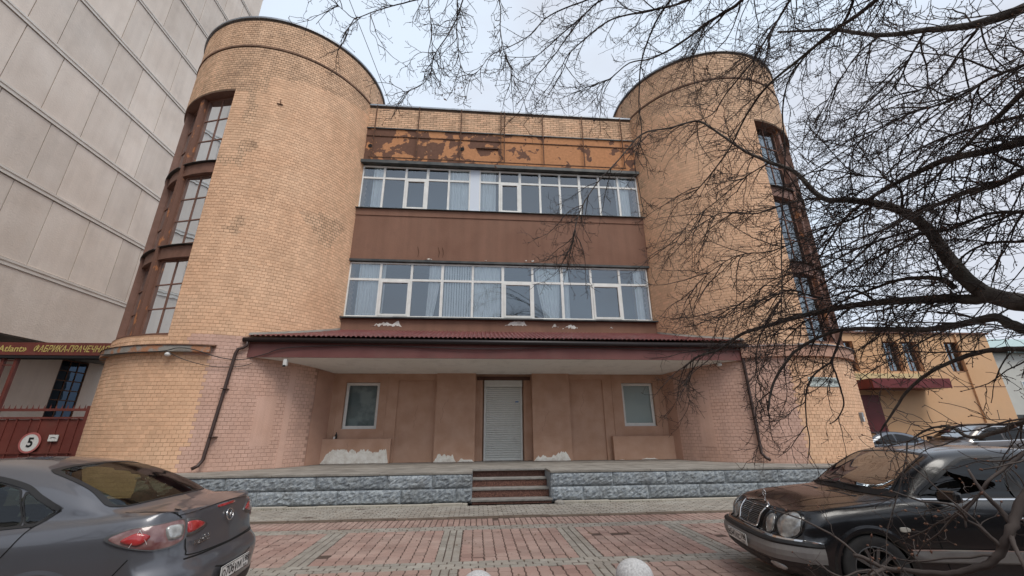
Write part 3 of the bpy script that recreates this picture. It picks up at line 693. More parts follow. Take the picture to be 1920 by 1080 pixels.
# window ribbons
def ribbon(cols, z0, zr, z1, units, openers, nm):
    """cols: x positions of the mullions; units: index ranges, one window each"""
    for (i0, i1) in units:
        s = MB(); y = FY + .05; xa, xb = cols[i0], cols[i1]; f = .05
        s.box(xa, xa + f, y, y + .07, z0, z1); s.box(xb - f, xb, y, y + .07, z0, z1)
        s.box(xa + f, xb - f, y, y + .07, z0, z0 + .06); s.box(xa + f, xb - f, y, y + .07, z1 - .06, z1)
        for i in range(i0 + 1, i1): s.box(cols[i] - .04, cols[i] + .04, y + .002, y + .07, z0 + .06, z1 - .06)
        for i in range(i0, i1):
            a = cols[i] + (.04 if i > i0 else f); c = cols[i + 1] - (.04 if i + 1 < i1 else f)
            s.box(a, c, y + .004, y + .07, zr - .04, zr + .04)
            if i in openers:
                t = .065; s.box(a, a + t, y - .018, y + .05, z0 + .06, zr - .045); s.box(c - t, c, y - .018, y + .05, z0 + .06, zr - .045)
                s.box(a + t, c - t, y - .018, y + .05, z0 + .06, z0 + .06 + t); s.box(a + t, c - t, y - .018, y + .05, zr - .045 - t, zr - .045)
        fr = s.build('window', M_white, bld, label=nm)
        for i in range(i0, i1):
            a, c = cols[i] + .045, cols[i + 1] - .045; op = i in openers
            for (e0, e1, o_) in ((z0 + .05, zr - .03, .06 if op else 0), (zr + .03, z1 - .05, 0)):
                p = MB(); t = random.uniform(-.003, .003); t2 = random.uniform(-.002, .002)
                p.quad((a + o_, y + .035 + t, e0 + o_), (c - o_, y + .035 - t, e0 + o_), (c - o_, y + .035 - t + t2, e1 - o_), (a + o_, y + .035 + t + t2, e1 - o_)); p.build('pane', M_glass, fr)
LW = [-4.63 + 1.103 * i for i in range(11)]
ribbon(LW, 5.36, 6.76, 7.42, [(0, 3), (3, 5), (5, 7), (7, 10)], (1, 5, 8), 'white ribbon window unit of the first floor')
dU = .842; UW = [-4.62 + dU * i for i in range(6)]; x5 = UW[-1] + .36; UW2 = [x5 + (6.44 - x5) * i / 8 for i in range(9)]
ribbon(UW, 9.62, 11.0, 11.55, [(0, 3), (3, 5)], (2,), 'white ribbon window unit of the second floor, left of the pale panel')
ribbon(UW2, 9.62, 11.0, 11.55, [(0, 2), (2, 5), (5, 8)], (1,), 'white ribbon window unit of the second floor, right of the pale panel')
pbox('white_panel', M_panelw, UW[-1], x5, FY + .045, FY + .12, 9.62, 11.55)
# sill rails
pbox('window_sill', M_white, X0, X1, FY + .01, FY + .12, 5.337, 5.358); pbox('window_sill', M_white, X0, X1, FY - .02, FY + .12, 9.60, 9.618)
# rooms behind
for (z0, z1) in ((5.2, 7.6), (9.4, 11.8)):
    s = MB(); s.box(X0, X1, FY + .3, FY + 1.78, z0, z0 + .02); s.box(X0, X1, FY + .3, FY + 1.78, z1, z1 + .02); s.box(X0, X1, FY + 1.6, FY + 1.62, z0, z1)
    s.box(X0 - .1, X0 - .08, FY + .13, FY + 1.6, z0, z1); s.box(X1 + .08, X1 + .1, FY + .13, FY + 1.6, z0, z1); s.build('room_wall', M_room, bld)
def curtain(x0, x1, z0, z1, kind, y=FY + .165, gather=None):
    s = MB(); n = int((x1 - x0) / .018)
    for i in range(n):
        def pt(k, z):
            u = k / n; xx = x0 + (x1 - x0) * u
            if gather is not None: q = (z1 - z) / (z1 - z0); xx = xx + (gather - xx) * .45 * q ** 1.5
            yy = y + (.022 * sin(k * .9) + .012 * sin(k * .37 + 1) if kind == 'fold' else .03 * (((k * .018) % .09) / .09 - .5))
            return (xx, yy, z)
        if kind == 'blind' and (i % 5) == 4: continue
        zs = [z0 + (z1 - z0) * t / 5 for t in range(6)]
        for a, c in zip(zs[:-1], zs[1:]): s.quad(pt(i, a), pt(i + 1, a), pt(i + 1, c), pt(i, c))
    s.build('curtain', M_curt, bld, smooth=True)
curtain(LW[0] + .32, LW[1] - .05, 5.36, 7.45, 'fold'); curtain(LW[1] + .02, LW[1] + .16, 5.36, 7.45, 'fold'); curtain(LW[2] + .62, LW[3] - .04, 5.36, 7.45, 'fold', gather=LW[3] - .6)
curtain(LW[3] + .08, LW[4], 5.36, 7.45, 'blind'); curtain(LW[4], LW[5] - .08, 5.36, 7.45, 'fold')
curtain(LW[6] + .10, LW[7] - .06, 5.36, 7.45, 'fold', gather=LW[7] - .25); curtain(LW[7] + .04, LW[7] + .26, 5.36, 7.45, 'fold'); curtain(LW[10] - .5, LW[10] - .2, 5.36, 7.45, 'fold')
curtain(UW[0] + .4, UW[1], 9.62, 11.6, 'fold'); curtain(UW[4] + .03, UW[5], 9.62, 11.6, 'fold'); curtain(UW2[0] + .05, UW2[1] - .15, 9.62, 11.6, 'fold'); curtain(UW2[7] - .1, UW2[8] - .35, 9.62, 11.6, 'fold')
# brown band and its mouldings
pbox('spandrel_band', M_brown, X0, X1, FY - .02, FY + .28, 7.52, 9.57)
pbox('band_drip', M_flash, X0, X1, FY - .05, FY + .12, 7.435, 7.515)
pbox('band_moulding', M_brown, X0, X1, FY - .045, FY - .021, 9.30, 9.575); pbox('band_flashing', M_flash, X0 - .01, X1 + .01, FY - .12, FY + .05, 9.578, 9.598)
scab(-2.0, -1.72, 7.53, 7.68, FY - .02, 31, n=9, flat=False); scab(.2, .28, 7.55, 7.62, FY - .02, 32, n=4, flat=False); scab(1.72, 1.78, 7.58, 7.64, FY - .02, 33, n=3, flat=False); scab(1.95, 2.05, 7.56, 7.64, FY - .02, 34, n=4, flat=False)
# lintel
pbox('lintel', M_flash, X0, X1, FY - .16, FY + .12, 11.57, 11.70); pbox('lintel_wall', M_brown, X0, X1, FY - .03, FY + .28, 11.703, 11.80)
pbox('peeling_band', M_peel, X0, X1, FY, FY + .28, 11.803, 13.33)
pbox('band_groove', M_rust, X0, X1, FY - .03, FY - .001, 12.93, 12.96)
pbox('band_drip', M_flash, X0, X1, FY - .05, FY - .001, 13.30, 13.345)
s = MB(); s.box(X0, X1, FY + .006, FY + .3, 13.345, 14.42); pw = s.build('parapet_wall', M_mortar_d, bld)
s = MB(); z = 13.35; k = 0
while z + CRS < 14.43:
    x = X0 - (.13 if k % 2 else 0)
    while x < X1:
        a, c = max(x, X0), min(x + .26, X1)
        if c - a > .03:
            y = FY - .004 + random.uniform(-.002, .002); s.av = random.random(); s.mi = 1 if random.random() < .75 else 0
            e = .004; a += .006; c -= .006; z0, z1 = z + .006, z + CRS - .006
            s.add([(a + e, y, z0 + e), (c - e, y, z0 + e), (c - e, y, z1 - e), (a + e, y, z1 - e), (a, y + .005, z0), (c, y + .005, z0), (c, y + .005, z1), (a, y + .005, z1), (a, y + .016, z0), (c, y + .016, z0), (c, y + .016, z1), (a, y + .016, z1)], BF)
        x += .26
    z += CRS; k += 1
s.build('brick_courses', [M_brick, M_brick_w], pw, kind='stuff')
s = MB(); s.box(X0, X1, FY - .07, FY + .6, 14.43, 14.50); s.build('parapet_flashing', M_cap, bld)
s = MB(); s.box(X0, X1, FY + .6, 26, 14.2, 14.3); s.build('main_roof', M_flash, bld)
# rusty sign lattice bolted in front of the parapet
s = MB()
for xx in (-4.35, -2.62, -.88, .78, .92, 2.55, 4.25, 5.95): s.box(xx, xx + .035, FY - .12, FY - .085, 11.85, 14.42)
s.box(X0 + .3, 6.0, FY - .121, FY - .086, 11.84, 11.875)
s.build('steel_lattice', M_rust, bld)
s = MB(); s.box(-.2, .7, FY - .06, FY - .001, 12.55, 12.62); s.build('rusty_bracket', M_rust, bld)
for (xx, zz) in ((-4.45, 12.45), (-.78, 12.5)):
    s = MB(); s.lathe((xx, FY - .02, zz), [(.001, 0), (.085, 0), (.085, .02)], 16, 'y'); s.build('vent_hole', M_black, bld)
# small anchor on left tower and stub marks on the band
s = MB(); th = radians(-19); P = TW[0][2]; s.tube([P(th, R, 12.2), P(th, R + .1, 12.2), P(th, R + .1, 12.3)], .015, 6); s.tube([P(th - .02, R + .02, 12.17), P(th + .03, R + .02, 12.17)], .02, 6); s.build('wall_anchor', M_rust, bld)
s = MB()
for x in (-2.25, -1.5, -1.35):
    s.tube([(x, FY - .02, 7.65), (x + .04, FY - .04, 7.85), (x - .02, FY - .03, 8.05)], .008, 5)
s.build('cut_rebar', M_rust, bld)

# hairline cracks in the renders
s = MB(); rc = random.Random(5)
for (x, z, n, y) in ((-2.2, 8.9, 9, FY - .021), (1.9, 9.1, 7, FY - .021), (3.6, 8.2, 10, FY - .021), (-3.6, 8.0, 6, FY - .021), (-.9, 2.6, 9, FY - .101), (2.4, 2.2, 8, FY - .101), (-3.9, 1.3, 5, FY - .171), (3.7, 2.9, 10, FY + .049), (-1.9, 2.4, 9, FY + .049)):
    p_ = Vector((x, y - .0005, z)); pts = [p_.copy()]
    for k in range(n): p_ = p_ + Vector((rc.uniform(-.07, .05), 0, -rc.uniform(.03, .11))); pts.append(p_.copy())
    for a, c in zip(pts[:-1], pts[1:]): s.quad(tuple(a), tuple(a + Vector((.006, 0, 0))), tuple(c + Vector((.005, 0, 0))), tuple(c))
s.build('wall_cracks', M_brownp, bld, kind='stuff')
# cables
s = MB(); P = TW[0][2]
c1 = [P(radians(42), R + .2, 3.68), P(radians(20), R + .2, 3.60), P(radians(3), R + .19, 3.63), P(radians(-3), R + .19, 3.72), P(radians(-9), R + .19, 3.68), P(radians(-18), R + .1, 3.52), P(radians(-26), R + .08, 3.50), (-5.9, 11.86, 3.66), (-5.2, 11.84, 3.86), (-3.0, 11.84, 3.93), (0, 11.83, 3.86), (3, 11.84, 3.93), (6, 11.84, 3.88), (8.1, 11.83, 3.9)]
c2 = [P(radians(1), R + .17, 3.62), P(radians(-6), R + .12, 3.42), P(radians(-16), R + .06, 3.28), P(radians(-26), R + .05, 3.32), P(radians(-30), R + .06, 3.42)]
def smoothp(pts, k=5):
    pts = [Vector(p) for p in pts]; o = []
    for i in range(len(pts) - 1):
        p0, p1, p2, p3 = pts[max(0, i - 1)], pts[i], pts[i + 1], pts[min(len(pts) - 1, i + 2)]
        for j in range(k):
            t = j / k; o.append(.5 * ((2 * p1) + (-p0 + p2) * t + (2 * p0 - 5 * p1 + 4 * p2 - p3) * t * t + (-p0 + 3 * p1 - 3 * p2 + p3) * t ** 3))
    o.append(pts[-1]); return o
s.tube(smoothp(c1), .012, 5); s.tube(smoothp(c2), .009, 5); s.build('cable', M_cable, bld)
s = MB(); p = P(radians(1), R + .14, 3.5); s.lathe((p[0], p[1], p[2]), [(.001, 0), (.06, .02), (.075, .06), (.05, .1), (.02, .12)], 12); s.build('lamp_bowl', M_pwhite, bld, smooth=True)

# things fixed on the building
cm = thing('security_camera', 'small white box camera under the left end of the canopy', 'camera', (-5.35, 12.0, 3.44))
s = MB(); s.box(-5.40, -5.30, 11.93, 12.03, 3.36, 3.55); s.build('housing', M_pwhite, cm, bevel=.01); s = MB(); s.box(-5.385, -5.315, 11.92, 11.929, 3.33, 3.38); s.build('lens', M_black, cm)
cm = thing('wall_lamp', 'small white lamp under the right end of the canopy by the downpipe', 'lamp', (7.55, 12.3, 3.5))
s = MB(); s.lathe((7.5, 12.15, 3.50), [(.001, -.06), (.06, -.05), (.08, 0), (.05, .05), (.02, .09)], 14); s.build('bowl', M_pwhite, cm, smooth=True)
P = TW[1][2]
sg = thing('street_sign', 'pale street name plate fixed on the right round tower', 'sign', P(radians(8), R + .02, 2.9))
s = MB(); arc_band(s, P, radians(-1), radians(17), R + .006, R + .02, 2.77, 3.04, 10); s.build('plate', mat('pale_sign_enamel', (.50, .56, .53), .5, (.6, .65, .62), scale=9), sg)
th = radians(5.5); text('РЕВСКАЯ', .13, frameM(P(th, R + .045, 2.95), (cos(th), sin(th), 0)), M_ink, sg, bold=.001)
th = radians(13.2); text('№265', .15, frameM(P(th, R + .04, 2.92), (cos(th), sin(th), 0)), M_ink, sg, bold=.001)
th = radians(5.5); text('проспект', .05, frameM(P(th, R + .045, 2.83), (cos(th), sin(th), 0)), M_ink, sg)
mt = thing('meter_box', 'small grey box on the right tower beside the dark red door', 'box', P(radians(29), R, 1.9))
s = MB(); th = radians(29); s.obox(P(th, R, 0), (cos(th), sin(th)), (sin(th), -cos(th)), -.06, .06, 0, .08, 1.78, 2.05); s.build('case', M_cap, mt, bevel=.006)
s = MB(); s.obox(P(th, R, 0), (cos(th), sin(th)), (sin(th), -cos(th)), -.045, .045, .08, .086, 1.80, 1.92); s.build('cover', M_pwhite, mt)
bt = thing('dark_bottle', 'small dark bottle left on the low bench wall under the left window', 'bottle', (-4.32, 13.93, 1.41))
s = MB(); s.lathe((-4.32, 13.91, 1.402), [(.001, 0), (.035, 0), (.036, .12), (.015, .16), (.014, .2), (.001, .2)], 12); s.build('bottle_body', M_cable, bt, smooth=True)
s = MB(); s.lathe((-4.36, 13.88, 1.402), [(.001, 0), (.03, 0), (.034, .07), (.001, .07)], 12); s.build('bottle_cap', M_pwhite, bt)
ow = thing('overhead_cable', 'thin cable rising from the parapet into the sky', 'cable', (-3.8, 14.2, 14.5))
s = MB(); s.tube([(-3.8, 14.3, 14.5), (-4.6, 13.0, 16.2), (-5.35, 11.6, 17.7), (-6.6, 9.0, 20.6)], .012, 5); s.build('wire', M_cable, ow)
# ================================================================ GREY PANEL BUILDING on the left
gb = thing('panel_building', 'tall windowless grey building of cement panels with paired ribs', 'building', (-18, 20, 0))
GX = -18.0
s = MB(); s.box(-40, GX - .05, -8, 25.25, 5.25, 46); s.build('core_wall', M_grey_joint, gb)
rz = [7.68, 10.92, 13.90, 16.90, 19.9, 22.92, 25.9, 28.9, 31.9, 34.9, 37.9]
pm = {}
rr = random.Random(4)
for k in range(len(rz)):
    z0 = rz[k] + .30; z1 = (rz[k + 1] if k + 1 < len(rz) else rz[k] + 3)
    y = 25.25; j = 0
    while y > -6:
        wd_ = (1.55, 2.2, 1.2, 1.9, 1.75)[(j + k * 2) % 5]; y0 = y - wd_
        s = MB(); s.av = rr.random(); e = .017
        s.box(GX - .05, GX + rr.uniform(-.004, .006), y0 + e, y - e, z0 + .01, z1 - .01); s.build('panel', M_grey_wall, gb); y = y0; j += 1
    for (a, c, d) in ((0.02, .10, .035), (.19, .28, .035), (.10, .19, .0)):
        s = MB(); s.box(GX - .05, GX + d + .012, -6, 25.25, rz[k] + a, rz[k] + c); s.build('rib', M_grey_rib, gb)
s = MB(); s.box(GX - .05, GX + .01, -6, 25.25, 5.25, 7.69); s.build('base_fascia', M_grey_wall, gb)
s = MB(); s.box(-30, GX - .06, -6, 25.2, 5.2, 5.249); s.build('overhang_soffit', M_conc, gb)
s = MB(); s.box(-32, -20.6, -6, 22.2, 0, 5.2); s.box(-32, -20.6, 23.7, 26, 0, 5.2); s.box(-32, -20.8, 22.2, 23.7, 0, 2.2); s.box(-18.6, -18.25, 24.3, 25.1, 0, 5.2); s.box(-18.6, -18.25, 14.0, 14.5, 0, 5.2)
s.build('ground_floor_wall', M_grey_wall, gb)
M_glass_dk = glass_mat('dark_blue_glass', (.10, .13, .17), .05, .3, refl=(.5, .7, 1.0))
pane_grid((-20.62, 22.2, 0), (0, 1), (1, 0), 1.5, 2.2, 5.15, 3, 6, M_rust, M_glass_dk, .06, .05, gb, label='dark gridded window under the overhang')
# low wall / building end behind the gate
# ================================================================ GATE with sign beam
GY = 15.5
gt = thing('yard_gate', 'dark red sheet metal yard gate with spiked rail between the grey building and left tower', 'gate', (-14.5, GY, 0))
x = -21.0; i = 0
while x < -11.0:
    wd_ = (.30, .42, .30, .55, .30)[i % 5]
    s = MB(); s.box(x + .006, x + wd_ - .006, GY, GY + .03, .08, 2.08); s.build('board', M_maroon, gt)
    s = MB(); s.box(x - .02, x + .02, GY - .035, GY - .001, .08, 2.10); s.build('batten', M_maroon, gt); x += wd_; i += 1
for (a, c) in ((.06, .12), (1.02, 1.06), (2.09, 2.15)):
    s = MB(); s.box(-21, -11, GY - .05, GY - .036, a, c); s.build('cross_rail', M_maroon, gt)
s = MB(); s.box(-21, -11, GY - .04, GY + .06, 2.34, 2.42); s.build('spiked_rail', M_maroon, gt)
s = MB()
xx = -20.9
while xx < -11: s.add([(xx - .02, GY, 2.42), (xx + .02, GY, 2.42), (xx + .02, GY + .02, 2.42), (xx - .02, GY + .02, 2.42), (xx + .0, GY + .01, 2.56)], [(0, 1, 4), (1, 2, 4), (2, 3, 4), (3, 0, 4)]); xx += .18
s.build('spikes', M_maroon, gt)
for xp in (-16.35, -12.95):
    for dx in (0, .42):
        s = MB(); s.box(xp + dx, xp + dx + .10, GY + .02, GY + .12, 0, 4.16); s.build('post', M_maroon, gt)
    s = MB()
    for z in (2.6, 3.85, 4.0): s.box(xp + .10, xp + .42, GY + .05, GY + .08, z, z + .04)
    s.build('post_brace', M_maroon, gt)
s = MB(); s.box(-13.05, -12.9, GY - .06, GY + .08, 0, 2.5); s.build('post', M_maroon, gt)
s = MB(); s.box(-12.85, -12.79, GY - .05, GY - .02, .1, 1.9); s.box(-12.85, -11.3, GY - .05, GY - .02, 1.9, 1.96); s.build('wicket_frame', M_maroon, gt)
bm = thing('sign_beam', 'long dark red sign board with yellow lettering above the yard gate', 'sign', (-14.5, GY, 4.2))
s = MB(); s.box(-21, -11.2, GY - .06, GY + .06, 4.20, 4.64); s.build('board', M_maroon, bm); s = MB(); s.box(-21, -11.2, GY - .05, GY + .3, 4.10, 4.19); s.build('channel', M_black, bm)
text('ФАБРИКА-ПРАЧЕЧНАЯ', .31, frameM((-14.17, GY - .066, 4.41), (1, 0, 0)), M_yellow, bm, shear=.22, width=2.42, bold=.004)
text('«Atlant»', .30, frameM((-16.12, GY - .066, 4.41), (1, 0, 0)), M_yellow, bm, shear=.1, width=1.05, bold=.004)
sp = thing('speed_sign', 'round white speed limit sign with a black 5 on the gate', 'sign', (-14.42, GY - .06, 1.35))
s = MB(); s.lathe((-14.42, GY - .075, 1.35), [(.001, 0), (.31, 0), (.31, .02)], 32, 'y'); s.build('disc', M_pwhite, sp)
s = MB(); s.lathe((-14.42, GY - .078, 1.35), [(.262, 0), (.318, 0), (.318, .02)], 40, 'y'); s.build('red_rim', mat('faded_red_rim', (.42, .13, .12), .6), sp)
text('5', .40, frameM((-14.40, GY - .082, 1.35), (1, 0, 0)), M_ink, sp, bold=.01)
sp = thing('white_plaque', 'small white plaque on the gate right of the round sign', 'sign', (-13.76, GY - .06, 1.49))
s = MB(); s.box(-13.91, -13.62, GY - .075, GY - .055, 1.39, 1.59); s.build('plate', M_pwhite, sp)
s = MB(); s.tube([(-13.85 + .17 * t / 8, GY - .08, 1.49 + .02 * sin(pi * t / 8)) for t in range(9)], .008, 5); s.build('symbol', M_ink, sp)

# ================================================================ ORANGE BUILDING on the right
ob = thing('orange_building', 'two storey orange stucco building behind parked cars on the right', 'building', (24, 20, 0))
OY = 20.0; X_ = lambda x: x * OY / 24
s = MB()
OZ = 6.45
wins = [(19.2, 20.05), (21.75, 22.65), (22.9, 23.78), (25.4, 26.35)]
xs_ = [11.0]
for a, c in wins: xs_ += [a, c]
xs_ += [28.15]
for i in range(0, len(xs_), 2): s.box(xs_[i], xs_[i + 1], OY, OY + .3, 4.42, 6.02)
s.box(11, 28.15, OY, OY + .3, 6.02, OZ); s.box(11, 28.15, OY, OY + .3, 0, 4.42); s.box(11, 28.15, OY + .31, OY + 9, 0, OZ - .01); s.build('wall', M_orange, ob)
for a, c in wins:
    pane_grid((a + .01, OY + .2, 0), (1, 0), (0, -1), c - a - .02, 4.43, 6.01, 2, 3, M_brownp, M_glass_b, .05, .04, ob, label='dark upper window of the orange building')
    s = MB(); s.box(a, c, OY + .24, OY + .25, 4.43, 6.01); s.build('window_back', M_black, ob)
s = MB(); s.box(11, 28.25, OY - .12, OY + .2, OZ + .002, OZ + .09); s.build('roof_edge', M_brownp, ob)
s = MB(); s.box(25.1, 28.16, OY - .015, OY - .001, 3.63, 3.655); s.build('joint_line', M_brownp, ob)
s = MB(); s.box(26.15, 26.22, OY - .10, OY - .03, .3, OZ); s.build('downpipe', M_orange, ob)
s = MB(); s.box(19.2, 23.4, OY - 1.3, OY - .01, 3.45, 3.90); s.build('canopy', M_red, ob)
s = MB(); s.box(19.2, 23.35, OY - .06, OY - .005, 3.93, 4.30); s.build('cream_panel', M_cream, ob)
s = MB(); s.box(19.0, 20.6, OY - .05, OY - .01, 0, 3.2); s.build('door', M_red, ob, label='dark red metal door')
pb = thing('pale_building', 'pale building with a greenish roof far right behind the orange one', 'building', (36, 24, 0))
s = MB(); s.box(31.5, 50, 24, 34, 0, 6.2); s.build('wall', M_pale, pb)
s = MB(); s.add([(31.2, 23.6, 6.2), (50, 23.6, 6.2), (50, 29, 8.3), (31.2, 29, 8.3), (31.2, 34.4, 6.2), (50, 34.4, 6.2)], [(0, 1, 2, 3), (3, 2, 5, 4), (0, 3, 4)]); s.build('roof', M_green, pb)
for xx in (32.6, 35, 38): pane_grid((xx, 23.95, 0), (1, 0), (0, -1), 1.1, 2.8, 4.4, 2, 2, M_white, M_glass_b, .05, .04, pb)
s = MB(); s.box(32.2, 34.8, 23.2, 23.98, 2.0, 2.3); s.build('canopy', M_flash, pb)
# unseen plain building added behind the camera for windows and car paint to reflect
st = thing('reflection_building', 'unseen long grey brown building added behind the viewer for reflections', 'building', (0, -30, 0))
s = MB(); s.box(-60, 60, -40, -30, 0, 11); s.build('wall', mat('far_brown_wall', (.13, .11, .09), .9, (.19, .16, .13), scale=.3), st)
for k in range(0, 26):
    for z in (1.5, 5.0, 8.2):
        s = MB(); s.box(-58 + k * 4.5, -56 + k * 4.5, -29.98, -29.95, z, z + 1.7); s.build('window', M_flash, st)

# ================================================================ BOLLARDS
def bollard(x, y, h, r, label):
    t = thing('stone_bollard', label, 'bollard', (x, y, 0), 'round topped stone bollards')
    prof = [(r * 1.0, -.01), (r * 1.0, h - r * .85)] + [(r * cos(a), h - r * .85 + r * .85 * sin(a)) for a in [pi / 2 * i / 9 for i in range(1, 9)]] + [(.001, h)]
    s = MB(); s.lathe((x, y, 0), prof, 32); s.build('shaft', M_stone, t, smooth=True)
    s = MB(); s.lathe((x, y, 0), [(r * 1.25, -.005), (r * 1.25, .03), (r * 1.02, .045)], 32); s.build('base_collar', M_conc, t)
bollard(1.38, 4.0, .55, .158, 'white speckled stone bollard with round top, nearer the black car')
bollard(.045, 3.86, .54, .135, 'white speckled stone bollard only just peeking into view left of the other')
# ================================================================ CARS
def cat_np(P, k):
    """Catmull-Rom refinement along axis 0"""
    n = len(P); o = []
    for i in range(n - 1):
        p0 = P[i - 1] if i else 2 * P[0] - P[1]; p1 = P[i]; p2 = P[i + 1]; p3 = P[i + 2] if i + 2 < n else 2 * P[-1] - P[-2]
        d01 = np.linalg.norm(p1 - p0, axis=-1, keepdims=True) + 1e-4; d12 = np.linalg.norm(p2 - p1, axis=-1, keepdims=True) + 1e-4; d23 = np.linalg.norm(p3 - p2, axis=-1, keepdims=True) + 1e-4
        m1 = (p2 - p1) - (p2 - p0) * (d12 / (d01 + d12)) + (p1 - p0) * (d12 / d01)
        m2 = (p2 - p1) - (p3 - p1) * (d12 / (d12 + d23)) + (p3 - p2) * (d12 / d23)
        for j in range(k):
            t = j / k; h00 = 2 * t ** 3 - 3 * t ** 2 + 1; h10 = t ** 3 - 2 * t ** 2 + t; h01 = -2 * t ** 3 + 3 * t ** 2; h11 = t ** 3 - t ** 2
            o.append(h00 * p1 + h10 * m1 + h01 * p2 + h11 * m2)
    o.append(P[-1]); return np.array(o)
def closed_curve(pts, k=8):
    pts = [Vector((p[0], p[1])) for p in pts]; n = len(pts); o = []
    for i in range(n):
        p0, p1, p2, p3 = pts[i - 1], pts[i], pts[(i + 1) % n], pts[(i + 2) % n]
        d = (p2 - p1).length
        if d < 1e-6: continue
        for j in range(k):
            t = j / k
            m1 = (p2 - p0) * .5 * min(1, d / max(1e-6, (p2 - p0).length) * 1.2); m2 = (p3 - p1) * .5 * min(1, d / max(1e-6, (p3 - p1).length) * 1.2)
            o.append(p1 * (2 * t ** 3 - 3 * t * t + 1) + m1 * (t ** 3 - 2 * t * t + t) + p2 * (3 * t * t - 2 * t ** 3) + m2 * (t ** 3 - t * t))
    return o
def inpoly(u, v, P):
    c = False; j = len(P) - 1
    for i in range(len(P)):
        if (P[i][1] > v) != (P[j][1] > v) and u < (P[j][0] - P[i][0]) * (v - P[i][1]) / (P[j][1] - P[i][1]) + P[i][0]: c = not c
        j = i
    return c
class Car:
    def __init__(s, name, label, cat, pos, head, scale, ctrl, m_body, k=(6, 5), wheels=(), wr=.32, ww=.2, arch=.36):
        s.root = thing(name, label, cat, pos, rz=head); s.root.scale = (scale,) * 3; s.m_body = m_body
        G = cat_np(ctrl, k[0]); G = np.swapaxes(cat_np(np.swapaxes(G, 0, 1), k[1]), 0, 1)
        N_, M_, _ = G.shape; s.G = G
        V = G.reshape(-1, 3); Vm = V * np.array([1, -1, 1]); idx = np.arange(N_ * M_).reshape(N_, M_)
        midx = idx + N_ * M_; midx[:, 0] = idx[:, 0]; midx[:, -1] = idx[:, -1]
        F = []
        for I, fl in ((idx, 0), (midx, 1)):
            for i in range(N_ - 1):
                for j in range(M_ - 1):
                    f = [I[i, j], I[i + 1, j], I[i + 1, j + 1], I[i, j + 1]]
                    F.append(tuple(int(q) for q in (f[::-1] if fl else f)))
        s.V = np.vstack([V, Vm]); s.F = F
        s.bvh = BVHTree.FromPolygons([tuple(v) for v in s.V], F)
        s.holes = []; s.wheels = wheels; s.wr = wr; s.arch = arch; s.ww = ww
    def hit(s, o, d):
        h = s.bvh.ray_cast(Vector(o), Vector(d)); return h
    # projections: 'R'/'L' sides (x,z), 'F' front (y,z), 'B' back (y,z), 'T' top (x,y); or an angled one
    def ray(s, side, u, v):
        if side == 'L': return (u, 3, v), (0, -1, 0)
        if side == 'R': return (u, -3, v), (0, 1, 0)
        if side == 'F': return (5, u, v), (-1, 0, 0)
        if side == 'B': return (-5, u, v), (1, 0, 0)
        if side == 'T': return (u, v, 4), (0, 0, -1)
        a, flip = side; d = Vector((-cos(a), -sin(a), 0)); p = Vector((-sin(a), cos(a), 0)) * u - d * 4   # looking along d from angle a
        return (p.x, p.y, v), tuple(d)
    def project(s, side, u, v, off):
        o, d = s.ray(side, u, v); h = s.hit(o, d)
        if h[0] is None: return None
        nn = h[1]
        if nn.dot(Vector(d)) > 0: nn = -nn
        return h[0] + nn * off
    def uvmap(s, side, c):
        if side in ('L', 'R'): return (c[0], c[2]) if (c[1] > 0) == (side == 'L') else None
        if side in ('F', 'B'): return (c[1], c[2]) if (c[0] > 0) == (side == 'F') else None
        if side == 'T': return (c[0], c[1])
        return None
    def patch(s, name, side, outline, m, off=.003, dome=0, parent=None, rings=7, inner=None, rim=True, smooth=True, hole=False, k=8, shrink=.93, label=None, raw=False):
        P = [Vector(q) for q in outline] if raw else closed_curve(outline, k)
        c = sum(P, Vector((0, 0))) / len(P); vs = []; fs = []; n = len(P); last = Vector((0, 0, 0))
        t0 = inner or 0.0
        for r in range(rings + 1):
            t = t0 + (1 - t0) * r / rings
            for p in P:
                q = c + (p - c) * t; h = s.project(side, q.x, q.y, off + dome * (1 - t * t))
                if h is None: h = last
                last = h; vs.append(tuple(h))
        for r in range(rings):
            for i in range(n): fs.append((r * n + i, r * n + (i + 1) % n, (r + 1) * n + (i + 1) % n, (r + 1) * n + i))
        if rim and off > 0:
            b = len(vs)
            for p in P:
                h = s.project(side, p.x, p.y, -.004); h = h if h is not None else last; vs.append(tuple(h))
            for i in range(n): fs.append((rings * n + i, rings * n + (i + 1) % n, b + (i + 1) % n, b + i))
        mb = MB(); mb.add(vs, fs)
        if hole: s.holes.append((side, [tuple(c + (p - c) * shrink) for p in P]))
        return mb.build(name, m, parent or s.root, smooth=smooth, local=True, label=label)
    def line(s, name, side, pts, m, w=.006, off=.002, parent=None, smoothk=6):
        P = [(p.x, p.y) for p in smoothp([(a, b, 0) for a, b in pts], smoothk)]; mb = MB(); prev = None
        for i, (u, v) in enumerate(P):
            a = P[max(0, i - 1)]; b = P[min(len(P) - 1, i + 1)]; t = Vector((b[0] - a[0], b[1] - a[1])).normalized(); nrm = Vector((-t.y, t.x)) * w / 2
            h0 = s.project(side, u + nrm.x, v + nrm.y, off); h1 = s.project(side, u - nrm.x, v - nrm.y, off)
            if h0 is None or h1 is None: prev = None; continue
            cur = (tuple(h0), tuple(h1))
            if prev and (Vector(prev[0]) - Vector(cur[0])).length < .3: mb.quad(prev[0], cur[0], cur[1], prev[1])
            prev = cur
        return mb.build(name, m, parent or s.root, smooth=True, local=True) if mb.f else None
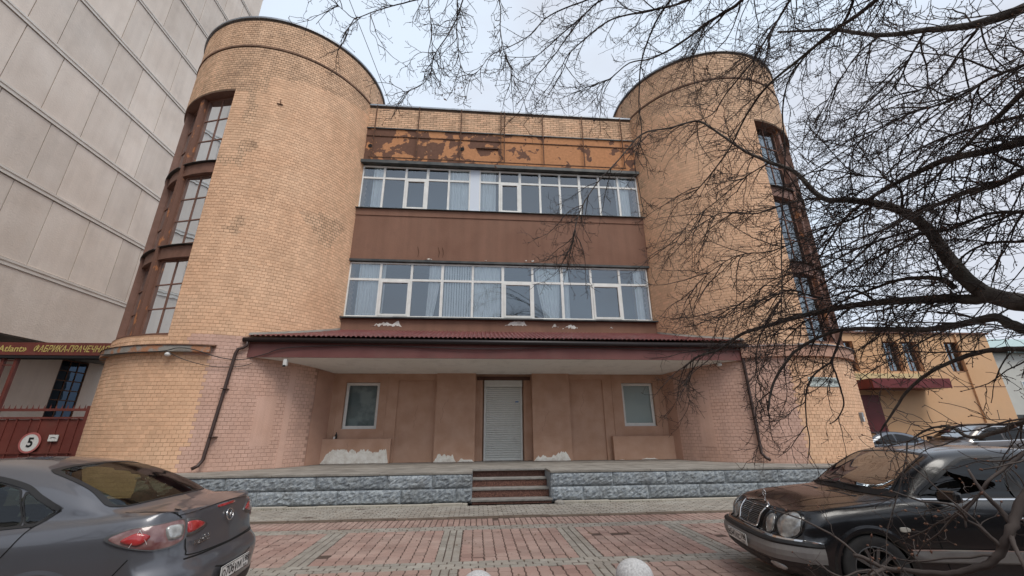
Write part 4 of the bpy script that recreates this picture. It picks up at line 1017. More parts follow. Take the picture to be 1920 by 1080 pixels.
    def bar(s, name, side, pts, m, r=.012, off=.004, parent=None, n=8, k=5):
        P = [s.project(side, p.x, p.y, off) for p in smoothp([(a, b, 0) for a, b in pts], k)]; P = [p for p in P if p is not None]
        mb = MB(); mb.tube(P, r, n); return mb.build(name, m, parent or s.root, smooth=True, local=True)
    def finish(s):
        keep = []
        hb = []
        for side, P in s.holes: xs = [p[0] for p in P]; ys = [p[1] for p in P]; hb.append((side, P, min(xs), max(xs), min(ys), max(ys)))
        C_ = s.V[np.array(s.F)].mean(axis=1)
        A_ = s.V[np.array(s.F)]; NN = np.cross(A_[:, 2] - A_[:, 0], A_[:, 3] - A_[:, 1])
        for f, c, nn in zip(s.F, C_, NN):
            dead = False
            if abs(c[1]) > .45:
                for wx in s.wheels:
                    if (c[0] - wx) ** 2 + (c[2] - s.wr) ** 2 < (s.arch - .004) ** 2: dead = True
            if not dead:
                for side, P, a, b, e, g_ in hb:
                    uv = s.uvmap(side, c)
                    if uv and a < uv[0] < b and e < uv[1] < g_ and c[2] > .5 and inpoly(uv[0], uv[1], P): dead = True; break
            if not dead: keep.append(f)
        me = bpy.data.meshes.new('body'); me.from_pydata([tuple(v) for v in s.V], [], keep)
        bm = bmesh.new(); bm.from_mesh(me); bmesh.ops.remove_doubles(bm, verts=bm.verts, dist=.0008); bmesh.ops.recalc_face_normals(bm, faces=bm.faces)
        loose = [v for v in bm.verts if not v.link_faces]; bmesh.ops.delete(bm, geom=loose, context='VERTS')
        for f in bm.faces: f.smooth = True
        bm.to_mesh(me); bm.free(); me.materials.append(s.m_body)
        o = bpy.data.objects.new('body', me); COL.objects.link(o); o.parent = s.root; s.body = o
        # arches and wheel wells
        for wx in s.wheels:
            for side, sg_ in (('L', 1), ('R', -1)):
                a0, a1 = radians(-18), radians(198); mb = MB(); prev = None
                for i in range(37):
                    a = a0 + (a1 - a0) * i / 36; row = []
                    for rr_, off in ((s.arch - .035, -.012), (s.arch - .012, .006), (s.arch + .015, .007), (s.arch + .04, .001)):
                        h = s.project(side, wx + rr_ * cos(a), s.wr + rr_ * sin(a), off); row.append(h)
                    if prev:
                        for q in range(3):
                            if all(x is not None for x in (prev[q], row[q], row[q + 1], prev[q + 1])): mb.quad(*[tuple(x) for x in (prev[q], row[q], row[q + 1], prev[q + 1])])
                    prev = row
                mb.build('arch_lip', s.m_body, s.root, smooth=True, local=True)
                mb = MB(); n = 20; yo = sg_ * .84; yi = sg_ * .5
                for i in range(n):
                    a, b = radians(-20) + radians(220) * i / n, radians(-20) + radians(220) * (i + 1) / n; r_ = s.arch + .02
                    q = lambda an, yy: (wx + r_ * cos(an), yy, s.wr + r_ * sin(an))
                    mb.quad(q(a, yi), q(b, yi), q(b, yo * .98), q(a, yo * .98)); mb.add([q(a, yi), q(b, yi), (wx, yi, s.wr)], [(0, 1, 2)])
                mb.build('wheel_well', M_tyred, s.root, local=True)
        mb = MB(); mb.box(-1.9, 1.9, -.6, .6, .19, .24); mb.build('floor', M_tyred, s.root, local=True)
    def add_wheels(s, spokes, m_rim, half, kind='spoke'):
        wr, ww = s.wr, s.ww
        t = MB(); t.lathe((0, 0, 0), [(wr - .10, -ww / 2 + .01), (wr - .06, -ww / 2), (wr - .02, -ww / 2 + .006), (wr, -ww / 2 + .03), (wr, -.02), (wr - .006, -.015), (wr, .0), (wr - .006, .018), (wr, .022), (wr, ww / 2 - .03), (wr - .02, ww / 2 - .006), (wr - .06, ww / 2), (wr - .10, ww / 2 - .01)], 40, 'y')
        r = MB(); rr_ = wr - .095
        r.lathe((0, 0, 0), [(rr_ + .004, -ww / 2 + .012), (rr_ - .012, -ww / 2 + .008), (rr_ - .022, -ww / 2 + .03), (rr_ - .025, ww / 2 - .02)], 40, 'y')
        r.lathe((0, 0, 0), [(.001, -ww / 2 + .028), (.045, -ww / 2 + .03), (.055, -ww / 2 + .045), (.055, -ww / 2 + .09)], 20, 'y')
        for i in range(spokes):
            a = 2 * pi * i / spokes; ca, sa = cos(a), sin(a); y0, y1 = -ww / 2 + .035, -ww / 2 + .065
            w0, w1 = (.026, .036) if spokes <= 6 else (.012, .016)
            def q(rad, wd_, y): return (rad * ca - wd_ * sa, y, rad * sa + wd_ * ca)
            r.add([q(.04, -w0, y0), q(.04, w0, y0), q(rr_ - .015, w1, y0 - .012), q(rr_ - .015, -w1, y0 - .012), q(.04, -w0, y1), q(.04, w0, y1), q(rr_ - .015, w1, y1), q(rr_ - .015, -w1, y1)],
                  [(0, 1, 2, 3), (0, 4, 5, 1), (1, 5, 6, 2), (3, 2, 6, 7), (0, 3, 7, 4)])
        d = MB(); d.lathe((0, 0, 0), [(.001, .0), (wr - .12, .0), (wr - .11, .01)], 24, 'y')
        first = None
        for wx in s.wheels:
            for sg_ in (-1, 1):
                if first is None:
                    ty = t.build('wheel', M_tyre, s.root, smooth=True, local=True); ri = r.build('rim', m_rim, ty, local=True); di = d.build('brake_disc', M_tyred, ty, local=True); first = (ty, ri, di); o = ty
                else:
                    o = bpy.data.objects.new('wheel', first[0].data); COL.objects.link(o); o.parent = s.root
                    for ch in first[1:]:
                        cpy = ch.copy(); COL.objects.link(cpy); cpy.parent = o
                o.location = (wx, sg_ * half, wr); o.rotation_euler = (0, .4 * wx, 0 if sg_ < 0 else pi)
    def interior(s, xf=.15, xr=-.75, steer=True, roof=.0):
        mb = MB()
        for y in (-.37, .37):
            for x in (xf,):
                mb.box(x - .25, x + .25, y - .24, y + .24, .35, .5)
        mb.build('seat_cushions', M_seat, s.root, local=True, bevel=.05)
        for y in (-.37, .37):
            mb = MB(); mb.add([(xf - .30, y - .22, .45), (xf - .18, y - .22, .45), (xf - .18, y + .22, .45), (xf - .30, y + .22, .45), (xf - .46, y - .19, 1.02), (xf - .36, y - .19, 1.04), (xf - .36, y + .19, 1.04), (xf - .46, y + .19, 1.02)], [(0, 3, 2, 1), (4, 5, 6, 7), (0, 1, 5, 4), (1, 2, 6, 5), (2, 3, 7, 6), (3, 0, 4, 7)])
            mb.build('seat_back', M_seat, s.root, local=True, bevel=.05)
            mb = MB(); mb.box(xf - .49, xf - .39, y - .13, y + .13, 1.06, 1.22); mb.build('head_restraint', M_seat, s.root, local=True, bevel=.045)
        for y in (-.36, .36):
            mb = MB(); mb.box(xr - .44, xr - .34, y - .12, y + .12, .96, 1.12); mb.build('head_restraint', M_seat, s.root, local=True, bevel=.045)
        mb = MB(); mb.box(xr - .3, xr + .2, -.62, .62, .35, .5); mb.box(xr - .42, xr - .28, -.62, .62, .45, .95); mb.build('rear_bench', M_seat, s.root, local=True, bevel=.04)
        mb = MB(); mb.box(.72, 1.0, -.68, .68, .5, .88); mb.build('dashboard', M_seat, s.root, local=True, bevel=.05)
        mb = MB()
        P = [(.58 + .06 * sin(a), .37 + .18 * cos(a), .86 + .17 * sin(a)) for a in [2 * pi * i / 20 for i in range(21)]]; mb.tube(P, .014, 6); mb.tube([(.6, .37, .86), (.8, .37, .75)], .03, 6); mb.build('steering_wheel', M_seat, s.root, smooth=True, local=True)
    def plate(s, txt, reg, pos, U, Zv=(0, 0, 1), w_=.52, h_=.112):
        O = Vector(pos); U = Vector(U).normalized(); Zv = Vector(Zv).normalized(); Nn = U.cross(Zv); mb = MB()
        q = lambda a, b, c_: tuple(O + U * a + Zv * b + Nn * c_)
        hw, hh = w_ / 2, h_ / 2
        mb.add([q(-hw, -hh, 0), q(hw, -hh, 0), q(hw, hh, 0), q(-hw, hh, 0), q(-hw, -hh, .008), q(hw, -hh, .008), q(hw, hh, .008), q(-hw, hh, .008)], [(0, 3, 2, 1), (4, 5, 6, 7), (0, 1, 5, 4), (1, 2, 6, 5), (2, 3, 7, 6), (3, 0, 4, 7)])
        pl = mb.build('number_plate', M_pwhite, s.root, local=True)
        mb = MB(); e = .006
        for (a, b, c_, d) in ((-hw, -hw + e, -hh, hh), (hw - e, hw, -hh, hh), (-hw, hw, -hh, -hh + e), (-hw, hw, hh - e, hh), (hw * .46, hw * .46 + .004, -hh, hh)):
            mb.quad(q(a, c_, .009), q(b, c_, .009), q(b, d, .009), q(a, d, .009))
        mb.build('plate_border', M_ink, pl, local=True)
        text(txt, .105, frameM(q(-hw * .26, .0, .0095), U, Zv), M_ink, pl, local=True, width=w_ * .66, ext=.0005, bold=.001)
        text(reg, .075, frameM(q(hw * .73, .014, .0095), U, Zv), M_ink, pl, local=True, width=w_ * .21, ext=.0005, bold=.001)
        text('RUS', .03, frameM(q(hw * .73, -.036, .0095), U, Zv), M_ink, pl, local=True, width=w_ * .13, ext=.0005)

def carpaint(name, col, rough=.25, metal=.0, coat=1.0, dirt=.25, dcol=(.10, .09, .08)):
    m = mat(name, col, rough, metal=metal, spec=.5, coat=coat, obj=True, grime=dirt, gscale=1.8, gcol=dcol)
    return m
M_tyre = mat('tyre_rubber', (.022, .022, .023), .85, (.04, .038, .036), scale=6, obj=True, bump=.2)
M_tyred = mat('underbody_black', (.008, .008, .008), .95)
M_seat = mat('dark_seat_fabric', (.025, .024, .023), .95)
M_rubber = mat('black_trim_rubber', (.014, .014, .015), .5, obj=True)
M_chrome = mat('chrome', (.62, .62, .62), .12, metal=1.0)
M_alloy = mat('silver_alloy', (.42, .42, .43), .32, metal=.9, obj=True)
M_alloyd = mat('dirty_dark_alloy', (.16, .16, .16), .4, metal=.8, obj=True)
M_blackp = carpaint('black_car_paint', (.004, .004, .0055), .26, coat=.4, dirt=.10, dcol=(.035, .033, .032))
M_greyp = carpaint('graphite_car_paint', (.105, .108, .122), .36, metal=.5, coat=.9, dirt=.5, dcol=(.09, .085, .08))
M_brownc = carpaint('brown_car_paint', (.085, .07, .065), .3, metal=.5)
M_bluec = carpaint('blue_grey_car_paint', (.07, .085, .11), .3, metal=.4)
M_silverc = carpaint('silver_car_paint', (.32, .33, .34), .3, metal=.6)
M_cglass = glass_mat('car_glass', (.42, .46, .36), .035, .24, refl=(.9, .95, 1.0))
M_cglassd = glass_mat('tinted_car_glass', (.03, .035, .035), .035, .20)
M_seam = mat('panel_gap', (.004, .004, .004), .9)
M_bump = mat('dark_grey_bumper_plastic', (.16, .15, .145), .45, (.21, .2, .19), scale=5, obj=True, grime=.4, gscale=5)
M_lens = mat('clear_lamp_lens', (.20, .20, .195), .16, (.44, .44, .42), scale=16, obj=True, coat=1, metal=.35)
M_redlens = mat('red_lamp_lens', (.26, .012, .014), .15, (.40, .04, .04), scale=12, obj=True, coat=1)
M_smoke = mat('smoky_lamp_lens', (.13, .045, .045), .15, (.30, .20, .19), scale=7, obj=True, coat=1, lo=.4, hi=.7)
M_indic = mat('white_indicator', (.5, .48, .42), .3, obj=True)

def lat_row(prof, ye, plan, lipk, k, sgn):
    """one station of a rounded nose or tail: prof = 8 (x, z, yfactor) rows, ye = lateral edge, plan(y) = setback"""
    rows = []
    for j, (x, z, yf) in enumerate(prof):
        y = ye * yf; rows.append((sgn * (x - plan(ye) * (1.0, 1, 1, 1, 1, .95, .8, .55)[j]), y, z))
    x7, z7 = prof[7][0], prof[7][1]
    for j in range(8, 13):
        f = 1 - (j - 7) / 5; y = ye * prof[7][2] * f
        rows.append((sgn * (x7 - plan(y) * .55 - lipk * k * (1 - f) - .012 * (j - 7)), y, z7 + .012 * (1 - f) * (ye / .8)))
    return rows
def mid_row(x, w_, zt, top, low=.2):
    fz = lambda z: low + (z - .2) * (zt - low) / (.94 - .2)
    base = [(0, low), (w_ * .86, low), (w_ * .955, low + .03), (w_ * .985, fz(.40)), (w_, fz(.57)), (w_ * .995, fz(.74)), (w_ * .965, fz(.87)), (w_ * .915, zt)]
    return [(x, y, z) for y, z in base] + [(x + (q[2] if len(q) > 2 else 0), q[0], q[1]) for q in top]
def deck(w_, ze, zc): return [(w_ * .80, ze + (zc - ze) * .35), (w_ * .62, ze + (zc - ze) * .65), (w_ * .42, ze + (zc - ze) * .86), (w_ * .2, ze + (zc - ze) * .97), (0, zc)]

# ---------------------------------------------------------------- black old saloon
def plan_m(y): y = abs(y); return .0 + .03 * (y / .5) ** 2 + (.25 * max(0, (y - .55) / .33) ** 2.2)
prof_f = [(2.02, .2, 0), (2.14, .2, .92), (2.30, .235, .97), (2.385, .36, 1.0), (2.37, .515, 1.0), (2.27, .56, .985), (2.205, .70, .965), (2.09, .800, .90)]
rowsm = [lat_row(prof_f, ye, plan_m, .02, k, 1) for k, ye in enumerate((0, .28, .5, .66, .78, .86))]
hood = [(1.70, .888, .845, .90), (1.45, .90, .875, .935), (1.18, .90, .905, .965)]
for x, w_, ze, zc in hood: rowsm.append(mid_row(x, w_, ze, deck(w_, ze, zc)))
rowsm += [mid_row(.98, .90, .925, [(.79, .945), (.745, .965), (.69, .99), (.40, 1.00, .10), (0, 1.01, .16)]),
          mid_row(.70, .90, .93, [(.795, .955), (.74, 1.09), (.675, 1.185), (.40, 1.20, .05), (0, 1.215, .09)]),
          mid_row(.40, .90, .935, [(.80, .96), (.725, 1.20), (.625, 1.345), (.38, 1.375, .02), (0, 1.385, .05)]),
          mid_row(.10, .90, .94, [(.80, .965), (.715, 1.21), (.60, 1.385), (.35, 1.425), (0, 1.432)]),
          mid_row(-.35, .90, .94, [(.80, .965), (.713, 1.21), (.595, 1.395), (.35, 1.438), (0, 1.445)]),
          mid_row(-.72, .90, .94, [(.80, .965), (.715, 1.20), (.60, 1.375), (.35, 1.418), (0, 1.425)]),
          mid_row(-1.02, .898, .945, [(.795, .97), (.73, 1.15), (.64, 1.255), (.37, 1.29, -.03), (0, 1.30, -.05)]),
          mid_row(-1.30, .895, .95, [(.79, .975), (.75, 1.04), (.69, 1.09), (.39, 1.115, -.05), (0, 1.12, -.08)]),
          mid_row(-1.52, .89, .955, [(.77, .975), (.70, .99), (.60, 1.0), (.3, 1.005), (0, 1.01)])]
for x, w_, ze, zc in ((-1.75, .885, .945, .985),): rowsm.append(mid_row(x, w_, ze, deck(w_, ze, zc)))
prof_b = [(2.0, .2, 0), (2.12, .2, .92), (2.32, .25, .97), (2.40, .36, 1.0), (2.39, .55, 1.0), (2.31, .62, .985), (2.28, .78, .965), (2.20, .90, .90)]
rowsm += [lat_row(prof_b, ye, plan_m, .02, k, -1) for k, ye in reversed(list(enumerate((0, .3, .55, .7, .8, .85))))]
MB_POS = (5.42, 4.86, 0); MB_H = pi - radians(10.5)
mer = Car('parked_car', 'black older saloon with round headlamps parked under the bare tree', 'car', MB_POS, MB_H, .965, np.array(rowsm, float), M_blackp, k=(7, 6), wheels=(1.45, -1.38), wr=.315, ww=.21, arch=.365)
# glazing
SW = [(.84, .955), (.62, 1.09), (.40, 1.225), (.20, 1.315), (.0, 1.335), (-.10, 1.335), (-.12, 1.33), (-.12, 1.15), (-.12, .975), (-.11, .965), (.3, .958), (.7, .953)]
SR = [(-.20, 1.335), (-.55, 1.32), (-.78, 1.28), (-.95, 1.185), (-1.10, 1.06), (-1.12, .99), (-1.05, .975), (-.6, .968), (-.22, .965), (-.20, .98), (-.20, 1.15)]
WS = [(-.64, .99), (-.35, 1.015), (0, 1.025), (.35, 1.015), (.64, .99), (.67, 1.0), (.60, 1.18), (.54, 1.345), (.50, 1.365), (.25, 1.385), (0, 1.392), (-.25, 1.385), (-.50, 1.365), (-.54, 1.345), (-.60, 1.18), (-.67, 1.0)]
RW = [(-.62, 1.08), (0, 1.10), (.62, 1.08), (.655, 1.10), (.60, 1.22), (.54, 1.36), (.48, 1.38), (0, 1.40), (-.48, 1.38), (-.54, 1.36), (-.60, 1.22), (-.655, 1.10)]
for side in 'LR':
    for nm, S in (('side_window', SW), ('side_window', SR)):
        mer.patch(nm, side, S, M_cglassd, .002, hole=True, rim=False); mer.patch('window_seal', side, S, M_rubber, .004, inner=.955, rings=1, rim=False)
    mer.patch('b_pillar', side, [(-.09, 1.34), (-.23, 1.34), (-.23, .96), (-.09, .96)], M_rubber, .005, rings=3, raw=True, rim=False)
    mer.line('window_chrome', side, [(.86, .948), (.3, .950), (-.4, .957), (-1.1, .965)], M_chrome, .014, .006)
    mer.line('door_gap', side, [(.80, .94), (.83, .7), (.82, .5), (.78, .26)], M_seam, .008, .003)
    mer.line('door_gap', side, [(-.16, 1.34), (-.16, .94), (-.18, .6), (-.18, .26)], M_seam, .008, .003)
    mer.line('door_gap', side, [(-1.02, .95), (-1.0, .80), (-.92, .62), (-.86, .45), (-.84, .26)], M_seam, .008, .003)
    mer.patch('side_moulding', side, [(1.10, .40), (1.10, .50), (.5, .505), (-.85, .505), (-.85, .40)], M_bump, .012, rings=4, raw=True)
    mer.line('moulding_chrome', side, [(1.12, .508), (.5, .513), (-.86, .512)], M_chrome, .012, .015)
    for hx in (.0, -.98): 
        mer.bar('door_handle', side, [(hx - .02 + .22 - .1, .79), (hx - .1, .795), (hx - .12, .795)], M_chrome, .012, .028)
    mer.patch('indicator', side, [(1.16, .665), (1.16, .70), (1.10, .705), (1.07, .69), (1.08, .665)], M_indic, .010, rings=3)
    # wind deflector
    mer.line('wind_deflector', side, [(.80, .985), (.60, 1.11), (.40, 1.235), (.20, 1.325), (0, 1.345), (-.15, 1.345)], M_rubber, .022, .010)
    # mirror
    sg_ = 1 if side == 'L' else -1
    m_ = MB(); m_.add([(.72, sg_ * .86, .93), (.60, sg_ * .87, .93), (.60, sg_ * 1.06, .95), (.68, sg_ * 1.06, .95), (.72, sg_ * .86, 1.04), (.60, sg_ * .87, 1.06), (.60, sg_ * 1.05, 1.055), (.66, sg_ * 1.05, 1.05)], [(0, 3, 2, 1), (4, 5, 6, 7), (0, 1, 5, 4), (1, 2, 6, 5), (2, 3, 7, 6), (3, 0, 4, 7)])
    mi = m_.build('mirror', M_blackp, mer.root, local=True, bevel=.03); m_ = MB(); m_.box(.596, .599, min(sg_ * .89, sg_ * 1.03), max(sg_ * .89, sg_ * 1.03), .95, 1.04); m_.build('mirror_glass', M_chrome, mi, local=True)
mer.patch('windshield', 'F', WS, M_cglass, .002, hole=True, rim=False, rings=10); mer.patch('window_seal', 'F', WS, M_rubber, .004, inner=.955, rings=1, rim=False)
mer.patch('rear_window', 'B', RW, M_cglass, .002, hole=True, rim=False, rings=10); mer.patch('window_seal', 'B', RW, M_rubber, .004, inner=.95, rings=1, rim=False)
# hood lines, cowl vent, wipers
for sgn in (-1, 1):
    mer.line('hood_gap', 'T', [(1.92, sgn * .52), (1.75, sgn * .66), (1.4, sgn * .70), (1.08, sgn * .72)], M_seam, .008, .002)
    mer.line('hood_crease', 'T', [(2.02, sgn * .30), (1.8, sgn * .38), (1.4, sgn * .45), (1.15, sgn * .47)], M_blackp, .02, .005)
    mer.patch('hood_vent', 'T', [(1.34, sgn * .12), (1.30, sgn * .12), (1.26, sgn * .52), (1.29, sgn * .52)], M_rubber, .004, rings=2, raw=True)
mer.line('cowl', 'T', [(.98, -.72), (1.10, -.4), (1.14, 0), (1.10, .4), (.98, .72)], M_rubber, .07, .004)
m_ = MB(); m_.tube([(1.14, .15, 1.0), (1.06, -.25, 1.045), (.98, -.50, 1.05)], .008, 5); m_.tube([(1.06, -.64, .985), (1.13, -.1, 1.022), (1.10, .35, 1.02)], .007, 5); m_.build('wiper', M_rubber, mer.root, local=True)
# lamps: two ovals each side
def oval(cy, cz, ry, rz_, tilt=0, n=16): return [(cy + ry * cos(a) * cos(tilt) - rz_ * sin(a) * sin(tilt), cz + ry * cos(a) * sin(tilt) + rz_ * sin(a) * cos(tilt)) for a in [2 * pi * i / n for i in range(n)]]
for sgn in (-1, 1):
    for (cy, cz, ry, rz_, nm) in ((.672, .672, .108, .128, 'headlamp'), (.445, .650, .075, .098, 'headlamp')):
        O = oval(sgn * cy, cz, ry, rz_, sgn * .1)
        bz = mer.patch('lamp_bezel', 'F', oval(sgn * cy, cz, ry + .016, rz_ + .016), M_blackp, .003, rings=3)
        mer.patch(nm, 'F', O, M_lens, .008, dome=.016, rings=7)
        mer.patch('lamp_ring', 'F', O, M_seam, .011, inner=.94, rings=1, rim=False)
    mer.patch('fog_lamp', 'F', oval(sgn * .62, .285, .085, .035), M_lens, .006, dome=.01)
# grille
GP = lambda y, z, off=.02: mer.project('F', y, z, off)
zg0, zg1 = .565, .785
def gy(t): return .235 + .055 * t
m_ = MB(); Fz = []
for t in [i / 8 for i in range(9)]: Fz.append((gy(t), zg0 + (zg1 - zg0) * t))
outl = [(-gy(0), zg0), (0, zg0 - .01), (gy(0), zg0)] + [(a, b) for a, b in Fz[1:-1]] + [(gy(1), zg1), (0, zg1 + .02), (-gy(1), zg1)] + [(-a, b) for a, b in reversed(Fz[1:-1])]
gr_ = mer.patch('grille', 'F', outl, M_cable, .002, rings=4, raw=True)
P = [GP(u, v, .022) for u, v in outl + outl[:1]]; m_.tube([p for p in P if p is not None], .013, 8); m_.build('grille_frame', M_chrome, gr_, smooth=True, local=True)
m_ = MB(); m_.tube([GP(0, zg0 + .01, .02), GP(0, (zg0 + zg1) / 2, .02), GP(0, zg1, .02)], .007, 6); m_.build('grille_bar', M_chrome, gr_, local=True)
for k_ in range(1, 13):
    t = k_ / 13; z = zg0 + (zg1 - zg0) * t; m_ = MB(); big = k_ % 4 == 0
    m_.tube([GP(y_, z, .016) for y_ in np.linspace(-gy(t) + .01, gy(t) - .01, 7)], .0055 if big else .0035, 5); m_.build('grille_slat', M_chrome if big else M_alloy, gr_, local=True)
# star on its stalk
m_ = MB(); cx_, cz_ = 2.02, .905
m_.tube([(cx_, .042 * cos(a), cz_ + .042 * sin(a)) for a in [2 * pi * i / 24 for i in range(25)]], .0045, 6)
for k_ in range(3):
    a = pi / 2 + k_ * 2 * pi / 3; m_.tube([(cx_, 0, cz_), (cx_, .041 * cos(a), cz_ + .041 * sin(a))], [.007, .002], 5)
m_.tube([(cx_, 0, cz_ - .04), (cx_, 0, .80)], .004, 6); m_.lathe((cx_, 0, .815), [(.02, 0), (.018, .012), (.001, .018)], 12); m_.build('hood_star', M_chrome, mer.root, smooth=True, local=True)
# bumper: grey plastic band, rubber strip, chrome line, lower intake
def around(car, z, off, ye=.84, n=30, xb=None, side='F'):
    pts = []
    for i in range(n + 1):
        y = -ye + 2 * ye * i / n; p = car.project(side, y, z, off)
        if p is not None: pts.append(p)
    return pts
def hband(car, name, side, z0, z1, m, off, y0=-.86, y1=.86, n=40, wrap=None, rows=3, par=None):
    mb = MB(); prev = None
    st_ = [('F' if side == 'F' else 'B', y0 + (y1 - y0) * i / n) for i in range(n + 1)]
    if wrap:
        xs_w = list(np.linspace(wrap[0], wrap[1], 8)); st_ = [('R', x) for x in xs_w] + st_ + [('L', x) for x in reversed(xs_w)]
    for sd_, u in st_:
        row = [car.project(sd_, u, z0 + (z1 - z0) * j / rows, off if 0 < j < rows else off * .5) for j in range(rows + 1)]
        if any(r is None for r in row): prev = None; continue
        if prev and (prev[0] - row[0]).length < .35:
            for j in range(rows): mb.quad(tuple(prev[j]), tuple(row[j]), tuple(row[j + 1]), tuple(prev[j + 1]))
        prev = row
    return mb.build(name, m, par or car.root, smooth=True, local=True)
hband(mer, 'bumper', 'F', .36, .50, M_bump, .014, wrap=(1.92, 2.08)); hband(mer, 'bumper_strip', 'F', .502, .535, M_rubber, .022, wrap=(1.92, 2.08)); hband(mer, 'bumper_chrome', 'F', .535, .547, M_chrome, .022, wrap=(1.92, 2.08))
hband(mer, 'lower_intake', 'F', .255, .335, M_rubber, .006, y0=-.55, y1=.55)
hband(mer, 'bumper', 'B', .38, .55, M_bump, .014, wrap=(-1.78, -2.1))
for sgn in (-1, 1): mer.patch('tail_lamp', 'B', [(sgn * .80, .66), (sgn * .80, .84), (sgn * .55, .86), (sgn * .45, .66)], M_redlens, .008)
for k_ in range(7):
    mer.line('intake_slat', 'F', [(-.5, .265 + k_ * .01), (.5, .265 + k_ * .01)], M_bump, .0025, .008)
p = mer.project('F', 0, .44, .02); mer.plate('в541кс', '198', (p.x + .012, 0, .435), (0, 1, 0))
mer.interior(.1, -.65); mer.add_wheels(10, M_alloyd, .79); mer.finish()

# ---------------------------------------------------------------- graphite saloon seen from behind
def plan_z(y): y = abs(y); return .04 * (y / .5) ** 2 + .20 * max(0, (y - .52) / .34) ** 2.1
prz = [(1.95, .22, 0), (2.10, .22, .9), (2.22, .26, .96), (2.25, .42, 1.0), (2.25, .60, 1.0), (2.185, .685, .985), (2.135, .86, .955), (2.07, 1.045, .86)]
pfz = [(2.0, .18, 0), (2.12, .18, .9), (2.25, .22, .97), (2.29, .36, 1.0), (2.24, .52, 1.0), (2.15, .60, .98), (2.02, .70, .96), (1.86, .77, .88)]
rz_ = [lat_row(pfz, ye, plan_z, .02, k, 1) for k, ye in enumerate((0, .28, .5, .66, .78, .85))]
for x, w_, ze, zc in ((1.55, .87, .82, .89), (1.25, .878, .865, .95)): rz_.append(mid_row(x, w_, ze, deck(w_, ze, zc)))
rz_ += [mid_row(1.05, .878, .89, [(.77, .91), (.72, .95), (.66, .985), (.38, 1.01, .15), (0, 1.02, .24)]),
        mid_row(.70, .878, .915, [(.775, .94), (.72, 1.09), (.65, 1.18), (.38, 1.21, .08), (0, 1.225, .14)]),
        mid_row(.35, .878, .93, [(.78, .955), (.705, 1.20), (.605, 1.345), (.36, 1.385, .03), (0, 1.395, .06)]),
        mid_row(0, .878, .945, [(.78, .97), (.69, 1.23), (.58, 1.405), (.34, 1.45), (0, 1.46)]),
        mid_row(-.40, .878, .96, [(.78, .985), (.685, 1.24), (.565, 1.41), (.33, 1.455), (0, 1.465)]),
        mid_row(-.78, .876, .975, [(.775, 1.0), (.69, 1.22), (.575, 1.37), (.33, 1.415), (0, 1.425)]),
        mid_row(-1.08, .874, .99, [(.77, 1.015), (.705, 1.17), (.615, 1.28), (.35, 1.325, -.04), (0, 1.34, -.07)]),
        mid_row(-1.36, .868, 1.005, [(.755, 1.03), (.72, 1.10), (.655, 1.165), (.37, 1.195, -.08), (0, 1.205, -.13)]),
        mid_row(-1.58, .858, 1.02, [(.735, 1.04), (.695, 1.06), (.63, 1.075), (.37, 1.09, -.08), (0, 1.095, -.14)]),
        mid_row(-1.78, .845, 1.03, [(.68, 1.052), (.55, 1.062), (.4, 1.068), (.2, 1.072), (0, 1.075)])]
rz_ += [lat_row(prz, ye, plan_z, .012, k, -1) for k, ye in reversed(list(enumerate((0, .3, .52, .67, .77, .84))))]
MZ_POS = (-4.32, 4.42, 0); MZ_H = pi + radians(3)
maz = Car('parked_car', 'graphite grey saloon seen from behind on the left, cracked tail lamp', 'car', MZ_POS, MZ_H, .955, np.array(rz_, float), M_greyp, k=(7, 6), wheels=(1.37, -1.27), wr=.32, ww=.21, arch=.365)
ZF = [(.95, .935), (.68, 1.08), (.42, 1.21), (.15, 1.315), (-.1, 1.345), (-.16, 1.34), (-.16, 1.1), (-.16, .965), (.3, .945)]
ZR = [(-.22, 1.345), (-.55, 1.325), (-.80, 1.26), (-.83, 1.24), (-.97, 1.04), (-.98, 1.005), (-.9, .995), (-.5, .98), (-.22, .97), (-.22, 1.15)]
ZQ = [(-.87, 1.225), (-1.02, 1.16), (-1.13, 1.095), (-1.12, 1.08), (-1.05, 1.02), (-1.02, 1.01), (-1.00, 1.02)]
ZQ = [(-.86, 1.23), (-1.0, 1.175), (-1.15, 1.10), (-1.16, 1.09), (-1.08, 1.012), (-1.03, 1.008), (-.99, 1.02)]
